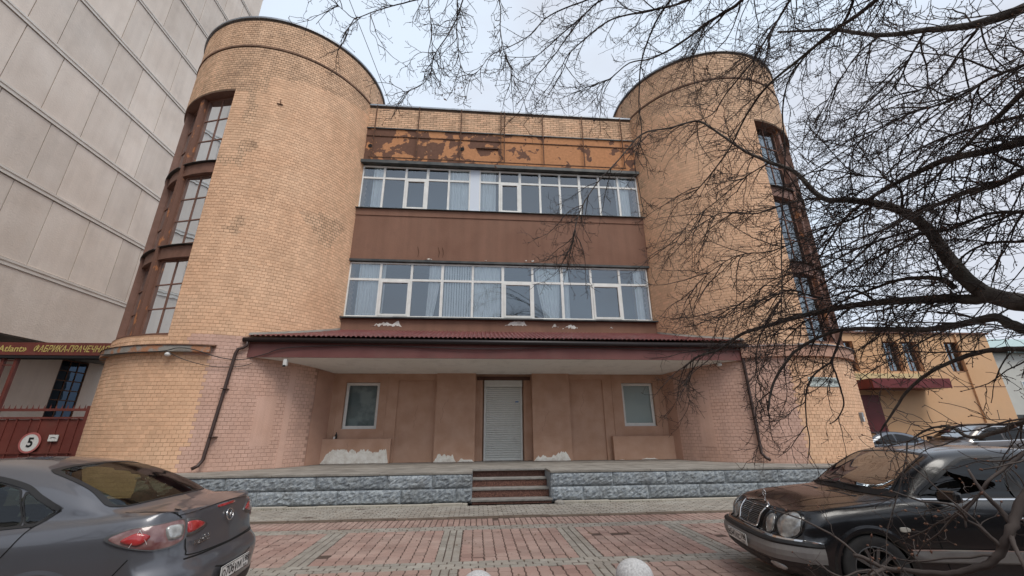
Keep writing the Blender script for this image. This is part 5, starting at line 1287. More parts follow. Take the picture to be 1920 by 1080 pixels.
for side in 'LR':
    for S in (ZF, ZR, ZQ):
        maz.patch('side_window', side, S, M_cglass, .002, hole=True, rim=False); maz.patch('window_seal', side, S, M_rubber, .004, inner=.95 if S is not ZQ else .88, rings=2, rim=False)
    maz.patch('b_pillar', side, [(-.14, 1.345), (-.24, 1.345), (-.24, .965), (-.14, .965)], M_rubber, .005, rings=3, raw=True, rim=False)
    maz.line('window_rubber', side, [(1.02, .925), (.3, .935), (-.4, .96), (-1.0, 1.0), (-1.08, 1.005), (-1.19, 1.10)], M_rubber, .014, .005)
    maz.line('wind_deflector', side, [(-.18, 1.36), (-.5, 1.345), (-.82, 1.275), (-1.0, 1.19), (-1.19, 1.105)], M_rubber, .032, .012)
    maz.line('door_gap', side, [(-1.20, 1.10), (-1.08, .99), (-1.02, .86), (-.93, .70), (-.90, .62)], M_seam, .008, .003)
    maz.line('door_gap', side, [(-.19, 1.35), (-.19, .96), (-.22, .6), (-.22, .28)], M_seam, .008, .003); maz.line('door_gap', side, [(.88, .93), (.92, .7), (.9, .3)], M_seam, .008, .003)
    maz.line('bumper_gap', side, [(-1.60, .42), (-1.72, .60), (-1.84, .76)], M_seam, .007, .003)
    for hx in (.02, -.82):
        maz.patch('handle_recess', side, [(hx + .14, .835), (hx + .02, .875), (hx - .1, .84), (hx, .79)], M_seam, .001, rings=3, rim=False)
        maz.bar('door_handle', side, [(hx + .15, .845), (hx, .85), (hx - .09, .855)], M_greyp, .014, .026)
    sg_ = 1 if side == 'L' else -1
    m_ = MB(); m_.add([(.86, sg_ * .84, .95), (.74, sg_ * .85, .95), (.74, sg_ * 1.03, .97), (.82, sg_ * 1.03, .97), (.86, sg_ * .84, 1.05), (.74, sg_ * .85, 1.08), (.74, sg_ * 1.02, 1.08), (.80, sg_ * 1.02, 1.07)], [(0, 3, 2, 1), (4, 5, 6, 7), (0, 1, 5, 4), (1, 2, 6, 5), (2, 3, 7, 6), (3, 0, 4, 7)])
    m_.build('mirror', M_greyp, maz.root, local=True, bevel=.03)
WZ = [(-.66, .985), (-.35, 1.03), (0, 1.045), (.35, 1.03), (.66, .985), (.60, 1.16), (.52, 1.36), (.25, 1.395), (0, 1.405), (-.25, 1.395), (-.52, 1.36), (-.60, 1.16)]
RZ = [(-.58, 1.095), (-.3, 1.108), (0, 1.112), (.3, 1.108), (.58, 1.095), (.655, 1.105), (.66, 1.125), (.61, 1.22), (.545, 1.355), (.50, 1.385), (.28, 1.408), (0, 1.415), (-.28, 1.408), (-.50, 1.385), (-.545, 1.355), (-.61, 1.22), (-.66, 1.125), (-.655, 1.105)]
maz.patch('windshield', 'F', WZ, M_cglass, .002, hole=True, rim=False, rings=10); maz.patch('window_seal', 'F', WZ, M_rubber, .004, inner=.955, rings=1, rim=False)
maz.patch('rear_window', 'B', RZ, M_cglass, .002, hole=True, rim=False, rings=12); maz.patch('window_seal', 'B', RZ, M_rubber, .004, inner=.945, rings=1, rim=False)
# tail lamps: outer part wraps round the corner
for sgn, tg in ((1, 'near'), (-1, 'far')):
    a = pi - sgn * radians(38); sd_ = (a, 0)
    # u axis = (-sin a, cos a): map body points to the skewed view
    def uv(x, y): return (-sin(a) * x + cos(a) * y)
    e = lambda x, y: uv(x, sgn * y)
    outer = [(e(-1.66, .855), .905), (e(-1.80, .83), .965), (e(-2.0, .72), .985), (e(-2.075, .60), .985), (e(-2.08, .595), .84), (e(-2.05, .70), .80), (e(-1.95, .78), .80), (e(-1.80, .84), .84)]
    lamp = maz.patch('tail_lamp', sd_, outer, M_smoke, .010, dome=.012, rings=9, label='%s outer tail lamp with %s' % ('left' if sgn > 0 else 'right', 'cracked smoky lens' if sgn > 0 else 'clear rim'))
    maz.patch('lamp_rim', sd_, outer, M_chrome if 0 else M_alloyd, .014, inner=.92, rings=1, rim=False)
    cr = MB()
    if sgn > 0:
        for (ax, ay, az, bx, by, bz) in ((-1.84, .84, .84, -1.88, .82, .95), (-1.88, .82, .95, -1.92, .80, .85)):
            q = [maz.project(sd_, e(ax + (bx - ax) * t / 6, ay + (by - ay) * t / 6), az + (bz - az) * t / 6, .027) for t in range(7)]
            cr.tube([p for p in q if p is not None], .0014, 4)
        cr.build('lens_crack', M_pwhite, maz.root, local=True)
    maz.patch('brake_light', sd_, [(e(-1.78, .85), .885), (e(-1.86, .82), .93), (e(-1.93, .79), .90), (e(-1.88, .82), .85)], M_redlens, .026, rings=3, dome=.004)
    maz.patch('reverse_lamp', sd_, [(e(-2.0, .72), .945), (e(-2.06, .62), .945), (e(-2.06, .62), .865), (e(-2.01, .70), .855)], M_lens, .022, rings=3, dome=.006)
    maz.patch('trunk_lamp', 'B', [(sgn * .575, .982), (sgn * .46, .975), (sgn * .36, .925), (sgn * .345, .905), (sgn * .42, .875), (sgn * .575, .855)], M_alloyd, .008, rings=3)
    maz.patch('trunk_lamp_red', 'B', [(sgn * .56, .955), (sgn * .46, .952), (sgn * .38, .915), (sgn * .43, .895), (sgn * .56, .878)], M_redlens, .014, rings=3, dome=.004)
# trunk outline, high brake light, badges
for sgn in (-1, 1):
    maz.line('trunk_gap', 'B', [(sgn * .66, 1.06), (sgn * .60, 1.0), (sgn * .585, .86), (sgn * .575, .75), (sgn * .52, .712), (0, .700)], M_seam, .009, .003)
    maz.line('trunk_gap', 'T', [(-1.62, sgn * .66), (-1.8, sgn * .64), (-1.98, sgn * .61)], M_seam, .008, .003)
maz.line('rear_lip', 'B', [(-.62, 1.035), (-.3, 1.052), (0, 1.056), (.3, 1.052), (.62, 1.035)], M_greyp, .03, .010)
maz.patch('high_brake_light', 'B', [(-.16, 1.025), (0, 1.030), (.16, 1.025), (.15, 1.008), (0, 1.012), (-.15, 1.008)], M_redlens, .006, rings=3)
m_ = MB(); c0_ = maz.project('B', 0, .925, .012)
n0 = Vector((-1, 0, .22)).normalized(); U_ = Vector((0, -1, 0)); Z_ = n0.cross(U_).normalized() * -1
if Z_.z < 0: Z_ = -Z_
E_ = lambda a, rx, rz__: tuple(c0_ + U_ * rx * cos(a) + Z_ * rz__ * sin(a))
m_.tube([E_(2 * pi * i / 28, .062, .050) for i in range(29)], .006, 6)
W_ = [(-.052, .024), (-.030, .018), (-.012, .0), (0, -.022), (.012, 0), (.030, .018), (.052, .024)]
m_.tube([tuple(c0_ + U_ * u + Z_ * v) for u, v in W_], .0055, 6); m_.build('oval_emblem', M_chrome, maz.root, smooth=True, local=True)
c1_ = maz.project('B', .42, .80, .004); text('mazda3', .075, frameM(tuple(c1_ + Vector((-.004, 0, 0))), (0, -1, 0), (.12, 0, 1)), M_chrome, maz.root, name='badge', local=True, width=.24, ext=.002, bold=.001)
hband(maz, 'bumper_shelf_line', 'B', .688, .700, M_seam, .002, y0=-.60, y1=.60)
p = maz.project('B', 0, .56, .01)
maz.patch('plate_recess', 'B', [(-.33, .41), (.33, .41), (.33, .57), (-.33, .57)], M_rubber, .002, rings=3, raw=True, rim=False)
maz.plate('о706ум', '198', (p.x - .012, .03, .49), (0, -1, 0), (.03, 0, 1))
hband(maz, 'lower_bumper', 'B', .24, .36, M_rubber, .006, y0=-.7, y1=.7)
for sgn in (-1, 1):
    maz.patch('headlamp', 'F', [(sgn * .80, .66), (sgn * .76, .72), (sgn * .5, .68), (sgn * .45, .62), (sgn * .6, .58)], M_lens, .01)
maz.interior(.1, -.7); maz.add_wheels(5, M_alloyd, .77); maz.finish()
# ---------------------------------------------------------------- parked cars in the far yard
def far_car(name, label, pos, head, base, m_body, sc=1.0, zs=1.0, suv=False):
    A = np.array(base, float)
    if suv:
        A = A.copy(); z = A[:, :, 2]; A[:, :, 0] -= .52 * np.clip((z - .99) / .38, 0, 1) * np.clip((-A[:, :, 0] - .2) / .6, 0, 1); A[:, :, 2] = z * 1.15 + .06
    c = Car(name, label, 'car', pos, head, sc, A, m_body, k=(4, 4), wheels=(1.37, -1.33), wr=.34 if suv else .32, ww=.22, arch=.40 if suv else .365)
    fz = (lambda z: z * 1.15 + .06) if suv else (lambda z: z)
    fx = (lambda a, b: a - .52 * min(1, max(0, (b - .99) / .38)) * min(1, max(0, (-a - .2) / .6))) if suv else (lambda a, b: a)
    T = lambda S: [(fx(a, b) if abs(a) > .001 else a, fz(b)) for a, b in S]
    TF = lambda S: [(a, fz(b)) for a, b in S]
    for side in 'LR':
        for S in (ZF, ZR, ZQ):
            c.patch('side_window', side, T(S), M_cglassd, .002, hole=True, rim=False); c.patch('window_seal', side, T(S), M_rubber, .004, inner=.90, rings=1, rim=False)
        if suv: c.line('window_chrome', side, T([(1.0, .925), (.68, 1.10), (.42, 1.235), (.15, 1.335), (-.2, 1.36), (-.6, 1.34), (-.85, 1.26), (-1.19, 1.10), (-1.05, .995), (-.4, .955), (.5, .93), (1.0, .925)]), M_chrome, .025, .006)
        if suv: c.bar('roof_rail', side, T([(.1, 1.375), (-.3, 1.40), (-.9, 1.33)]), M_chrome, .018, .03)
        c.line('door_gap', side, T([(-.19, 1.0), (-.22, .6), (-.22, .3)]), M_seam, .01, .003)
        sg_ = 1 if side == 'L' else -1
        m_ = MB(); y0_, y1_ = sorted((sg_ * .86, sg_ * 1.05)); m_.box(.74, .86, y0_, y1_, fz(.95), fz(1.07)); m_.build('mirror', M_rubber, c.root, local=True, bevel=.03)
    c.patch('windshield', 'F', TF(WZ), M_cglassd, .002, hole=True, rim=False); c.patch('rear_window', 'B', TF(RZ), M_cglassd, .002, hole=True, rim=False)
    for sgn in (-1, 1):
        c.patch('headlamp', 'F', TF([(sgn * .80, .66), (sgn * .76, .72), (sgn * .5, .68), (sgn * .45, .62), (sgn * .6, .58)]), M_lens, .01)
        c.patch('tail_lamp', 'B', TF([(sgn * .78, .85), (sgn * .75, .97), (sgn * .45, .95), (sgn * .45, .86)]), M_redlens, .01)
    c.line('grille', 'F', TF([(-.35, .6), (.35, .6)]), M_rubber, .12, .004)
    hband(c, 'lower_bumper', 'F', .24, .34, M_rubber, .006, y0=-.7, y1=.7)
    c.add_wheels(5, M_alloyd, .77); c.finish(); return c
far_car('parked_car', 'brown crossover with chrome window line parked before the orange wall', (18.5, 14.6, 0), pi - radians(6), rz_, M_brownc, 1.0, suv=True)
far_car('parked_car', 'blue grey saloon half hidden by the right tower, in front of the dark red door', (17.9, 18.0, 0), radians(176), rz_, M_bluec, 1.0)
far_car('parked_car', 'silver crossover at the right edge beyond the brown one', (25.6, 16.8, 0), pi - radians(20), rz_, M_silverc, 1.0, suv=True)
# ================================================================ BARE TREE, trunk just outside the right edge
tree = thing('bare_tree', 'large bare tree reaching in from the right with drooping budding twigs', 'tree', (6.7, 1.9, 0))
LIMBS = [
('A', 0.088, 0.026, [(5.065, 3.216, 2.69), (5.02, 3.322, 2.764), (4.983, 3.431, 2.877), (4.972, 3.535, 3.11), (5.017, 3.642, 3.447), (5.024, 3.718, 3.747), (5.03, 3.876, 4.023), (4.97, 4.111, 4.284), (4.929, 4.389, 4.499), (4.823, 4.651, 4.697), (4.811, 4.946, 5.332), (4.679, 5.207, 5.682)]),
('A2', 0.026, 0.006, [(4.679, 5.207, 5.682), (4.531, 5.466, 6.082), (4.387, 5.709, 6.573), (4.245, 5.877, 6.946), (4.11, 6.033, 7.211), (3.727, 6.335, 7.281), (3.238, 6.543, 7.268), (2.706, 6.564, 6.635), (2.254, 6.627, 6.127), (1.904, 6.632, 5.573), (1.738, 6.574, 5.076), (1.685, 6.588, 4.791), (1.471, 6.639, 4.409)]),
('A3', 0.016, 0.005, [(5.016, 3.893, 4.032), (4.934, 3.755, 4.219), (4.801, 3.764, 4.402), (4.693, 3.896, 4.526), (4.487, 3.983, 4.638), (4.377, 4.104, 4.774), (4.258, 4.227, 5.067)]),
('B', 0.062, 0.014, [(4.995, 3.396, 2.81), (4.972, 3.534, 2.82), (4.977, 3.698, 2.89), (4.92, 3.936, 2.947), (4.831, 4.349, 3.042), (4.742, 4.733, 3.094), (4.555, 5.183, 3.1), (4.341, 5.618, 3.067), (4.156, 6.001, 3.013), (3.928, 6.271, 2.825), (3.693, 6.528, 2.755), (3.452, 6.658, 2.578)]),
('C', 0.05, 0.012, [(5.052, 3.236, 2.43), (5.002, 3.314, 2.499), (4.952, 3.387, 2.596), (4.938, 3.581, 2.598), (4.817, 3.904, 2.597), (4.757, 4.282, 2.693), (4.627, 4.707, 2.787), (4.435, 5.022, 2.7), (4.224, 5.2, 2.515), (3.968, 5.274, 2.168), (3.809, 5.267, 1.825)]),
('D', 0.03, 0.008, [(4.968, 3.626, 2.978), (4.965, 3.714, 3.112), (4.939, 3.911, 3.199), (4.907, 4.109, 3.239), (4.845, 4.333, 3.223), (4.76, 4.572, 3.182), (4.694, 4.92, 3.119), (4.577, 5.296, 2.99), (4.461, 5.523, 2.805)]),
('E', 0.052, 0.014, [(4.767, 2.078, 5.036), (4.812, 2.221, 5.134), (4.887, 2.523, 5.361), (4.896, 2.718, 5.538), (4.891, 2.927, 5.77), (4.88, 3.317, 6.17), (4.816, 3.743, 6.791), (4.711, 4.03, 7.121), (4.578, 4.328, 7.458)]),
('F', 0.048, 0.008, [(5.004, 2.515, 3.999), (4.926, 2.663, 4.052), (4.923, 2.874, 4.134), (4.916, 3.263, 4.287), (4.852, 3.53, 4.295), (4.772, 3.8, 4.27), (4.719, 4.021, 4.227), (4.645, 4.257, 4.131), (4.575, 4.475, 3.934), (4.511, 4.68, 3.7)]),
('G', 0.03, 0.007, [(4.734, 2.151, 4.455), (4.719, 2.412, 4.368), (4.736, 2.595, 4.315), (4.749, 2.775, 4.279), (4.76, 2.95, 4.216), (4.775, 3.112, 4.168), (4.755, 3.321, 4.066), (4.706, 3.559, 3.982)]),
('H', 0.036, 0.008, [(4.888, 2.522, 3.748), (4.804, 2.679, 3.747), (4.803, 2.879, 3.736), (4.788, 3.093, 3.792), (4.775, 3.293, 3.804), (4.74, 3.513, 3.829), (4.664, 3.775, 3.764), (4.579, 4.03, 3.753)]),
('I', 0.02, 0.005, [(4.605, 3.187, 6.851), (4.644, 3.304, 6.691), (4.689, 3.581, 6.584), (4.635, 3.81, 6.616), (4.594, 4.013, 6.633), (4.531, 4.232, 6.537), (4.442, 4.326, 6.325), (4.425, 4.485, 6.0), (4.357, 4.55, 5.346), (4.322, 4.72, 4.806), (4.191, 4.837, 3.991), (4.11, 4.906, 3.407), (4.017, 4.983, 2.903), (3.83, 5.127, 2.359)]),
('J', 0.02, 0.008, [(4.177, 3.423, 7.251), (4.147, 3.613, 7.115), (4.179, 3.876, 7.112), (4.159, 4.043, 7.061), (4.197, 4.564, 7.03), (4.199, 5.221, 7.082), (4.18, 5.615, 7.014), (4.11, 6.033, 7.211)]),
('K', 0.017, 0.005, [(3.022, 3.983, 7.957), (2.85, 4.349, 7.895), (2.723, 4.547, 7.724), (2.624, 4.72, 7.486), (2.562, 4.867, 7.225), (2.553, 4.984, 6.977), (2.543, 5.101, 6.572), (2.572, 5.198, 6.103), (2.433, 5.265, 5.653), (2.444, 5.26, 5.158), (2.455, 5.255, 4.825)]),
('L', 0.016, 0.004, [(2.236, 4.247, 8.14), (1.814, 4.552, 8.109), (1.661, 4.716, 8.074), (1.356, 4.916, 7.902), (1.035, 5.096, 7.679), (0.846, 5.131, 7.535), (0.49, 5.277, 7.659), (0.17, 5.297, 7.689)]),
('M', 0.014, 0.004, [(1.905, 4.297, 8.056), (1.636, 4.513, 8.095), (1.327, 4.717, 8.161), (1.018, 4.895, 8.121), (0.773, 4.94, 7.789), (0.429, 5.082, 7.654), (0.12, 5.099, 7.457), (-0.008, 5.1, 7.228), (-0.133, 5.098, 7.013)]),
('N', 0.013, 0.004, [(1.662, 4.716, 8.086), (1.439, 4.893, 7.856), (1.224, 5.054, 7.587), (1.042, 5.197, 7.401), (0.895, 5.224, 7.197), (0.789, 5.342, 7.033), (0.715, 5.353, 6.856), (0.597, 5.468, 6.585)]),
('O', 0.013, 0.004, [(-0.209, 4.595, 8.491), (-0.345, 4.687, 8.12), (-0.425, 4.781, 7.882), (-0.543, 4.769, 7.484), (-0.666, 4.855, 7.329), (-0.758, 4.841, 7.072), (-0.804, 4.935, 6.869), (-0.871, 4.924, 6.65), (-0.986, 4.902, 6.494), (-1.185, 4.858, 6.312)]),
('P', 0.012, 0.004, [(-0.564, 4.465, 8.015), (-1.04, 4.481, 7.754), (-1.377, 4.494, 7.611), (-1.672, 4.499, 7.444), (-1.857, 4.426, 7.22), (-1.994, 4.366, 7.274), (-2.085, 4.324, 7.333)]),
('P2', 0.007, 0.003, [(-1.857, 4.426, 7.22), (-1.902, 4.407, 7.024), (-1.932, 4.394, 6.881), (-1.999, 4.419, 6.724)]),
('P3', 0.006, 0.003, [(-1.672, 4.499, 7.444), (-1.658, 4.504, 7.225), (-1.637, 4.512, 7.078), (-1.576, 4.587, 7.05), (-1.518, 4.659, 6.848)]),
('Q', 0.01, 0.004, [(-0.387, 4.483, 8.063), (-0.41, 4.582, 7.676), (-0.419, 4.681, 7.387), (-0.38, 4.785, 7.096), (-0.304, 4.891, 6.661), (-0.254, 4.893, 6.337)]),
('R', 0.01, 0.004, [(0.251, 4.493, 8.15), (0.257, 4.593, 7.819), (0.255, 4.693, 7.558), (0.312, 4.79, 7.275), (0.385, 4.885, 7.124), (0.45, 4.879, 6.839), (0.498, 4.875, 6.604)]),
('S', 0.008, 0.003, [(-0.822, 4.424, 7.927), (-0.794, 4.531, 7.402), (-0.772, 4.636, 7.101), (-0.77, 4.738, 7.028), (-0.785, 4.735, 6.875)]),
('T', 0.03, 0.008, [(4.147, 2.417, 5.886), (4.22, 2.681, 5.978), (4.273, 2.963, 6.05), (4.249, 3.333, 6.182), (4.239, 3.81, 6.291), (4.093, 4.25, 6.269), (4.042, 4.701, 6.15), (3.935, 5.047, 5.826), (3.748, 5.432, 5.537), (3.538, 5.807, 5.304)]),
('U', 0.026, 0.006, [(3.605, 3.465, 7.246), (3.528, 3.82, 7.23), (3.323, 4.129, 7.301), (3.051, 4.576, 7.332), (2.747, 4.88, 7.371), (2.493, 5.126, 7.531), (2.184, 5.373, 7.388), (1.922, 5.472, 7.348)]),
('V', 0.022, 0.006, [(3.207, 3.705, 7.56), (3.036, 4.098, 7.67), (2.646, 4.476, 7.916), (2.174, 4.833, 8.16), (1.742, 5.005, 7.903), (1.405, 5.214, 7.631), (1.296, 5.242, 7.179)]),
('W', 0.034, 0.008, [(4.952, 3.02, 2.285), (4.92, 3.257, 2.261), (4.895, 3.469, 2.296), (4.841, 3.712, 2.255), (4.753, 3.981, 2.142), (4.69, 4.207, 1.97), (4.633, 4.415, 1.726), (4.542, 4.509, 1.558)]),
('X', 0.026, 0.007, [(4.365, 2.827, 1.713), (4.334, 3.05, 1.642), (4.319, 3.241, 1.562), (4.297, 3.433, 1.518), (4.306, 3.58, 1.607), (4.287, 3.757, 1.585), (4.166, 3.89, 1.464)]),
('Y', 0.018, 0.006, [(4.627, 4.707, 2.787), (4.559, 4.772, 2.58), (4.492, 4.836, 2.4), (4.496, 4.832, 2.253), (4.502, 4.826, 2.024), (4.492, 4.835, 1.866), (4.422, 4.9, 1.712), (4.353, 4.961, 1.652)]),
('Y2', 0.013, 0.005, [(4.492, 4.836, 2.4), (4.374, 4.943, 2.301), (4.282, 5.023, 2.175), (4.221, 5.074, 1.979), (4.179, 5.108, 1.687), (4.17, 5.116, 1.465), (4.123, 5.154, 1.247)]),
('Z', 0.012, 0.004, [(4.084, 4.928, 3.261), (3.985, 5.135, 3.017), (3.853, 5.235, 2.738), (3.791, 5.28, 2.453), (3.78, 5.288, 2.169), (3.824, 5.256, 1.926)]),
('EA', 0.02, 0.005, [(4.928, 2.209, 4.658), (4.929, 2.441, 4.723), (4.912, 2.69, 4.806), (4.945, 3.031, 4.872), (4.932, 3.417, 5.046), (4.842, 3.872, 5.073), (4.759, 4.28, 5.049), (4.611, 4.722, 4.909)]),
('EB', 0.022, 0.005, [(5.047, 2.427, 4.241), (5.047, 2.649, 4.35), (4.99, 2.956, 4.463), (4.934, 3.236, 4.543), (4.911, 3.619, 4.565), (4.814, 3.908, 4.424), (4.751, 4.288, 4.469)]),
('EC', 0.022, 0.005, [(4.94, 2.638, 3.403), (4.928, 2.865, 3.451), (4.902, 3.1, 3.55), (4.916, 3.439, 3.565), (4.855, 3.693, 3.628), (4.785, 4.098, 3.545), (4.72, 4.469, 3.558), (4.588, 4.883, 3.409)]),
('ED', 0.018, 0.005, [(5.079, 2.801, 3.187), (5.062, 3.031, 3.236), (5.048, 3.244, 3.321), (5.046, 3.428, 3.318), (5.02, 3.638, 3.226), (4.974, 3.866, 3.253), (4.886, 4.134, 3.322)]),
('EE', 0.018, 0.004, [(5.024, 3.718, 3.747), (4.988, 4.01, 3.792), (4.933, 4.533, 3.818), (4.765, 4.99, 3.731), (4.553, 5.448, 3.778), (4.297, 5.901, 3.577), (3.992, 6.231, 3.306)]),
('EF', 0.017, 0.004, [(4.97, 4.111, 4.284), (4.85, 4.327, 4.179), (4.753, 4.722, 4.225), (4.499, 5.363, 4.182), (4.217, 5.836, 4.293), (3.885, 6.298, 4.084), (3.671, 6.54, 3.77)]),
('EG', 0.015, 0.004, [(4.823, 4.651, 4.697), (4.692, 5.059, 4.851), (4.491, 5.499, 4.909), (4.188, 5.98, 5.17), (3.854, 6.317, 5.02), (3.502, 6.632, 5.059)]),
('EH', 0.013, 0.004, [(4.679, 5.207, 5.682), (4.47, 5.516, 5.631), (4.147, 6.008, 5.399), (3.792, 6.355, 5.146), (3.547, 6.608, 4.72)]),
('EI', 0.014, 0.004, [(4.88, 3.317, 6.17), (4.822, 3.571, 6.162), (4.824, 3.895, 6.057), (4.82, 4.211, 5.899), (4.729, 4.459, 5.547)]),
('EJ', 0.015, 0.004, [(4.891, 2.927, 5.77), (4.955, 3.203, 5.666), (4.937, 3.409, 5.477), (4.96, 3.72, 5.449), (4.881, 3.983, 5.337)]),
('EK', 0.015, 0.004, [(4.887, 2.523, 5.361), (4.89, 2.729, 5.268), (4.942, 3.036, 5.17), (4.969, 3.364, 5.312), (4.9, 3.633, 5.531)]),
('EL', 0.015, 0.004, [(4.831, 4.349, 3.042), (4.78, 4.551, 3.261), (4.675, 4.938, 3.276), (4.558, 5.313, 3.517), (4.34, 5.745, 3.441), (4.027, 6.089, 3.449)]),
('BA', 0.022, 0.009, [(2.73, 1.855, 1.412), (2.571, 1.905, 1.307), (2.496, 1.921, 1.218), (2.431, 1.923, 1.143), (2.405, 1.957, 1.073), (2.371, 1.997, 1.009), (2.331, 2.043, 0.977), (2.283, 2.097, 0.943), (2.226, 2.157, 0.93), (2.164, 2.219, 0.926), (2.103, 2.277, 0.921), (2.055, 2.321, 0.954), (2.016, 2.355, 0.965)]),
('BB', 0.011, 0.004, [(2.406, 1.954, 1.084), (2.385, 1.98, 1.133), (2.371, 1.997, 1.163), (2.351, 2.02, 1.181), (2.331, 2.044, 1.212)]),
('BC', 0.014, 0.005, [(2.484, 1.938, 1.172), (2.511, 1.983, 1.218), (2.49, 2.01, 1.283), (2.516, 2.057, 1.337), (2.547, 2.098, 1.395)]),
('BD', 0.012, 0.004, [(2.431, 1.923, 1.143), (2.393, 1.89, 1.089), (2.358, 1.854, 1.039), (2.357, 1.855, 0.981)]),
('BE', 0.01, 0.004, [(2.103, 2.277, 0.921), (2.035, 2.271, 0.904), (1.932, 2.295, 0.877), (1.866, 2.349, 0.887), (1.821, 2.384, 0.939)]),
('BF', 0.01, 0.004, [(3.0, 1.99, 1.6), (2.838, 2.049, 1.471), (2.741, 2.095, 1.392), (2.656, 2.122, 1.328), (2.627, 2.158, 1.261), (2.584, 2.21, 1.179), (2.572, 2.223, 1.103)]),
]
LINK = dict(EA=4.8, EB=4.4, EC=3.5, ED=3.2, A=2.5, C=2.3, E=5.0, F=4.4, G=4.7, H=4.2, I=6.5, J=6.5, K=6.6, L=6.6, M=6.7, O=6.9, P=6.9, Q=7.0, R=6.8, S=7.0, T=6.2, U=6.6, V=6.7, W=2.7, X=2.4, BA=1.7, BF=2.2)
DENS = dict(EA=1.2, EB=1.1, EC=1.2, ED=1.0, EE=1.5, EF=1.5, EG=1.5, EH=1.3, EI=1.1, EJ=1.1, EK=1.0, EL=1.4, A=.75, A2=1.1, A3=1.2, B=1.7, C=1.05, D=1.4, E=1.2, F=1.4, G=1.3, H=1.4, I=1.3, J=1.3, K=.9, L=.75, M=.7, N=.7, O=.7, P=.6, P2=.6, P3=.4, Q=.6, R=.6, S=.4, T=1.3, U=.9, V=.8, W=.6, X=.3, Y=.8, Y2=.8, Z=.9, BA=.16, BB=.4, BC=.15, BD=.3, BE=.5, BF=.1)
def trunk_pt(z):
    return Vector((6.7 - .10 * z + .05 * sin(z), 1.9 - .06 * z, z))
mb = MB(); zs = [-.1, .15, .5, 1.0, 1.6, 2.2, 2.8, 3.5, 4.3, 5.2, 6.2, 7.2]
mb.tube([trunk_pt(z) for z in zs], [.34, .27, .23, .215, .21, .205, .19, .165, .14, .115, .085, .05], 14); mb.build('trunk', M_bark, tree, smooth=True)
rt_ = np.random.default_rng(11)
allp = {}
for n_, r0, r1, P in LIMBS:
    P = [Vector(q) for q in P]; base = len(P); rs = [r0 + (r1 - r0) * (i / (base - 1)) ** .8 for i in range(base)]
    if n_ in LINK:
        T0 = trunk_pt(LINK[n_]); D = (P[0] - T0).length; dirn = (P[0] - P[1]).normalized()
        c1_, c2_ = T0 + Vector((-.3, .1, .35)) * min(1, D / 2), P[0] + dirn * D * .3
        if P[0].z > 4.6: c2_.z += .25 * D; c1_.z += .25 * D
        pre = []
        for i in range(7):
            t = i / 7; pre.append(T0 * (1 - t) ** 3 + c1_ * 3 * t * (1 - t) ** 2 + c2_ * 3 * t * t * (1 - t) + P[0] * t ** 3)
        P = pre + P; rs = [r0 * (1.35 - .35 * i / 7) for i in range(7)] + rs
    S = smoothp(P, 4); Rr = []
    for i in range(len(P) - 1):
        for j in range(4): Rr.append((rs[i] + (rs[i + 1] - rs[i]) * j / 4) * (1 + .03 * rt_.standard_normal()))
    Rr.append(rs[-1])
    jit = [Vector(rt_.normal(0, min(.0022, r * .12), 3)) for r in Rr]
    S = [a + b for a, b in zip(S, jit)]
    mb = MB(); mb.tube(S, Rr, 10 if r0 > .04 else 6); mb.build('branch', M_bark if r0 > .025 else M_twig, tree, smooth=True)
    allp[n_] = (np.array([tuple(v) for v in S]), np.array(Rr), 28 if n_ in LINK else 0)
def norm(a): return a / (np.linalg.norm(a, axis=-1, keepdims=True) + 1e-9)
def perp(d):
    r = rt_.standard_normal(d.shape); return norm(r - d * np.sum(r * d, -1, keepdims=True))
def grow(O, D, Ln, K, wander, droop, lift):
    """batch of wandering twigs: O,D (N,3), Ln (N,) -> (N,K,3)"""
    out_ = [O]; cur = O.copy(); d = D.copy(); st = (Ln / (K - 1))[:, None]
    for k in range(K - 1):
        t = k / (K - 1)
        d = norm(d + rt_.standard_normal(d.shape) * wander + np.array([0, 0, 1.0]) * (-(droop) * (1 - t) + lift * t))
        cur = cur + d * st; out_.append(cur)
    return np.stack(out_, 1)
def spawn(paths, per, len_f, ang, start=.12, end=1.0):
    """side shoots: paths (N,K,3)"""
    Np, K, _ = paths.shape; O = []; D = []; Lf = []
    seg = np.linalg.norm(paths[:, 1:] - paths[:, :-1], axis=-1).sum(1)
    cnt = np.maximum(1, rt_.poisson(seg / per)); idx = np.repeat(np.arange(Np), cnt); t = start + (end - start) * rt_.random(len(idx))
    f = t * (K - 1); i = np.minimum(f.astype(int), K - 2); w_ = (f - i)[:, None]
    O = paths[idx, i] * (1 - w_) + paths[idx, i + 1] * w_; T = norm(paths[idx, i + 1] - paths[idx, i])
    a = np.radians(rt_.uniform(*ang, len(idx)))[:, None]; D = norm(T * np.cos(a) + perp(T) * np.sin(a))
    return O, D, seg[idx], t, idx
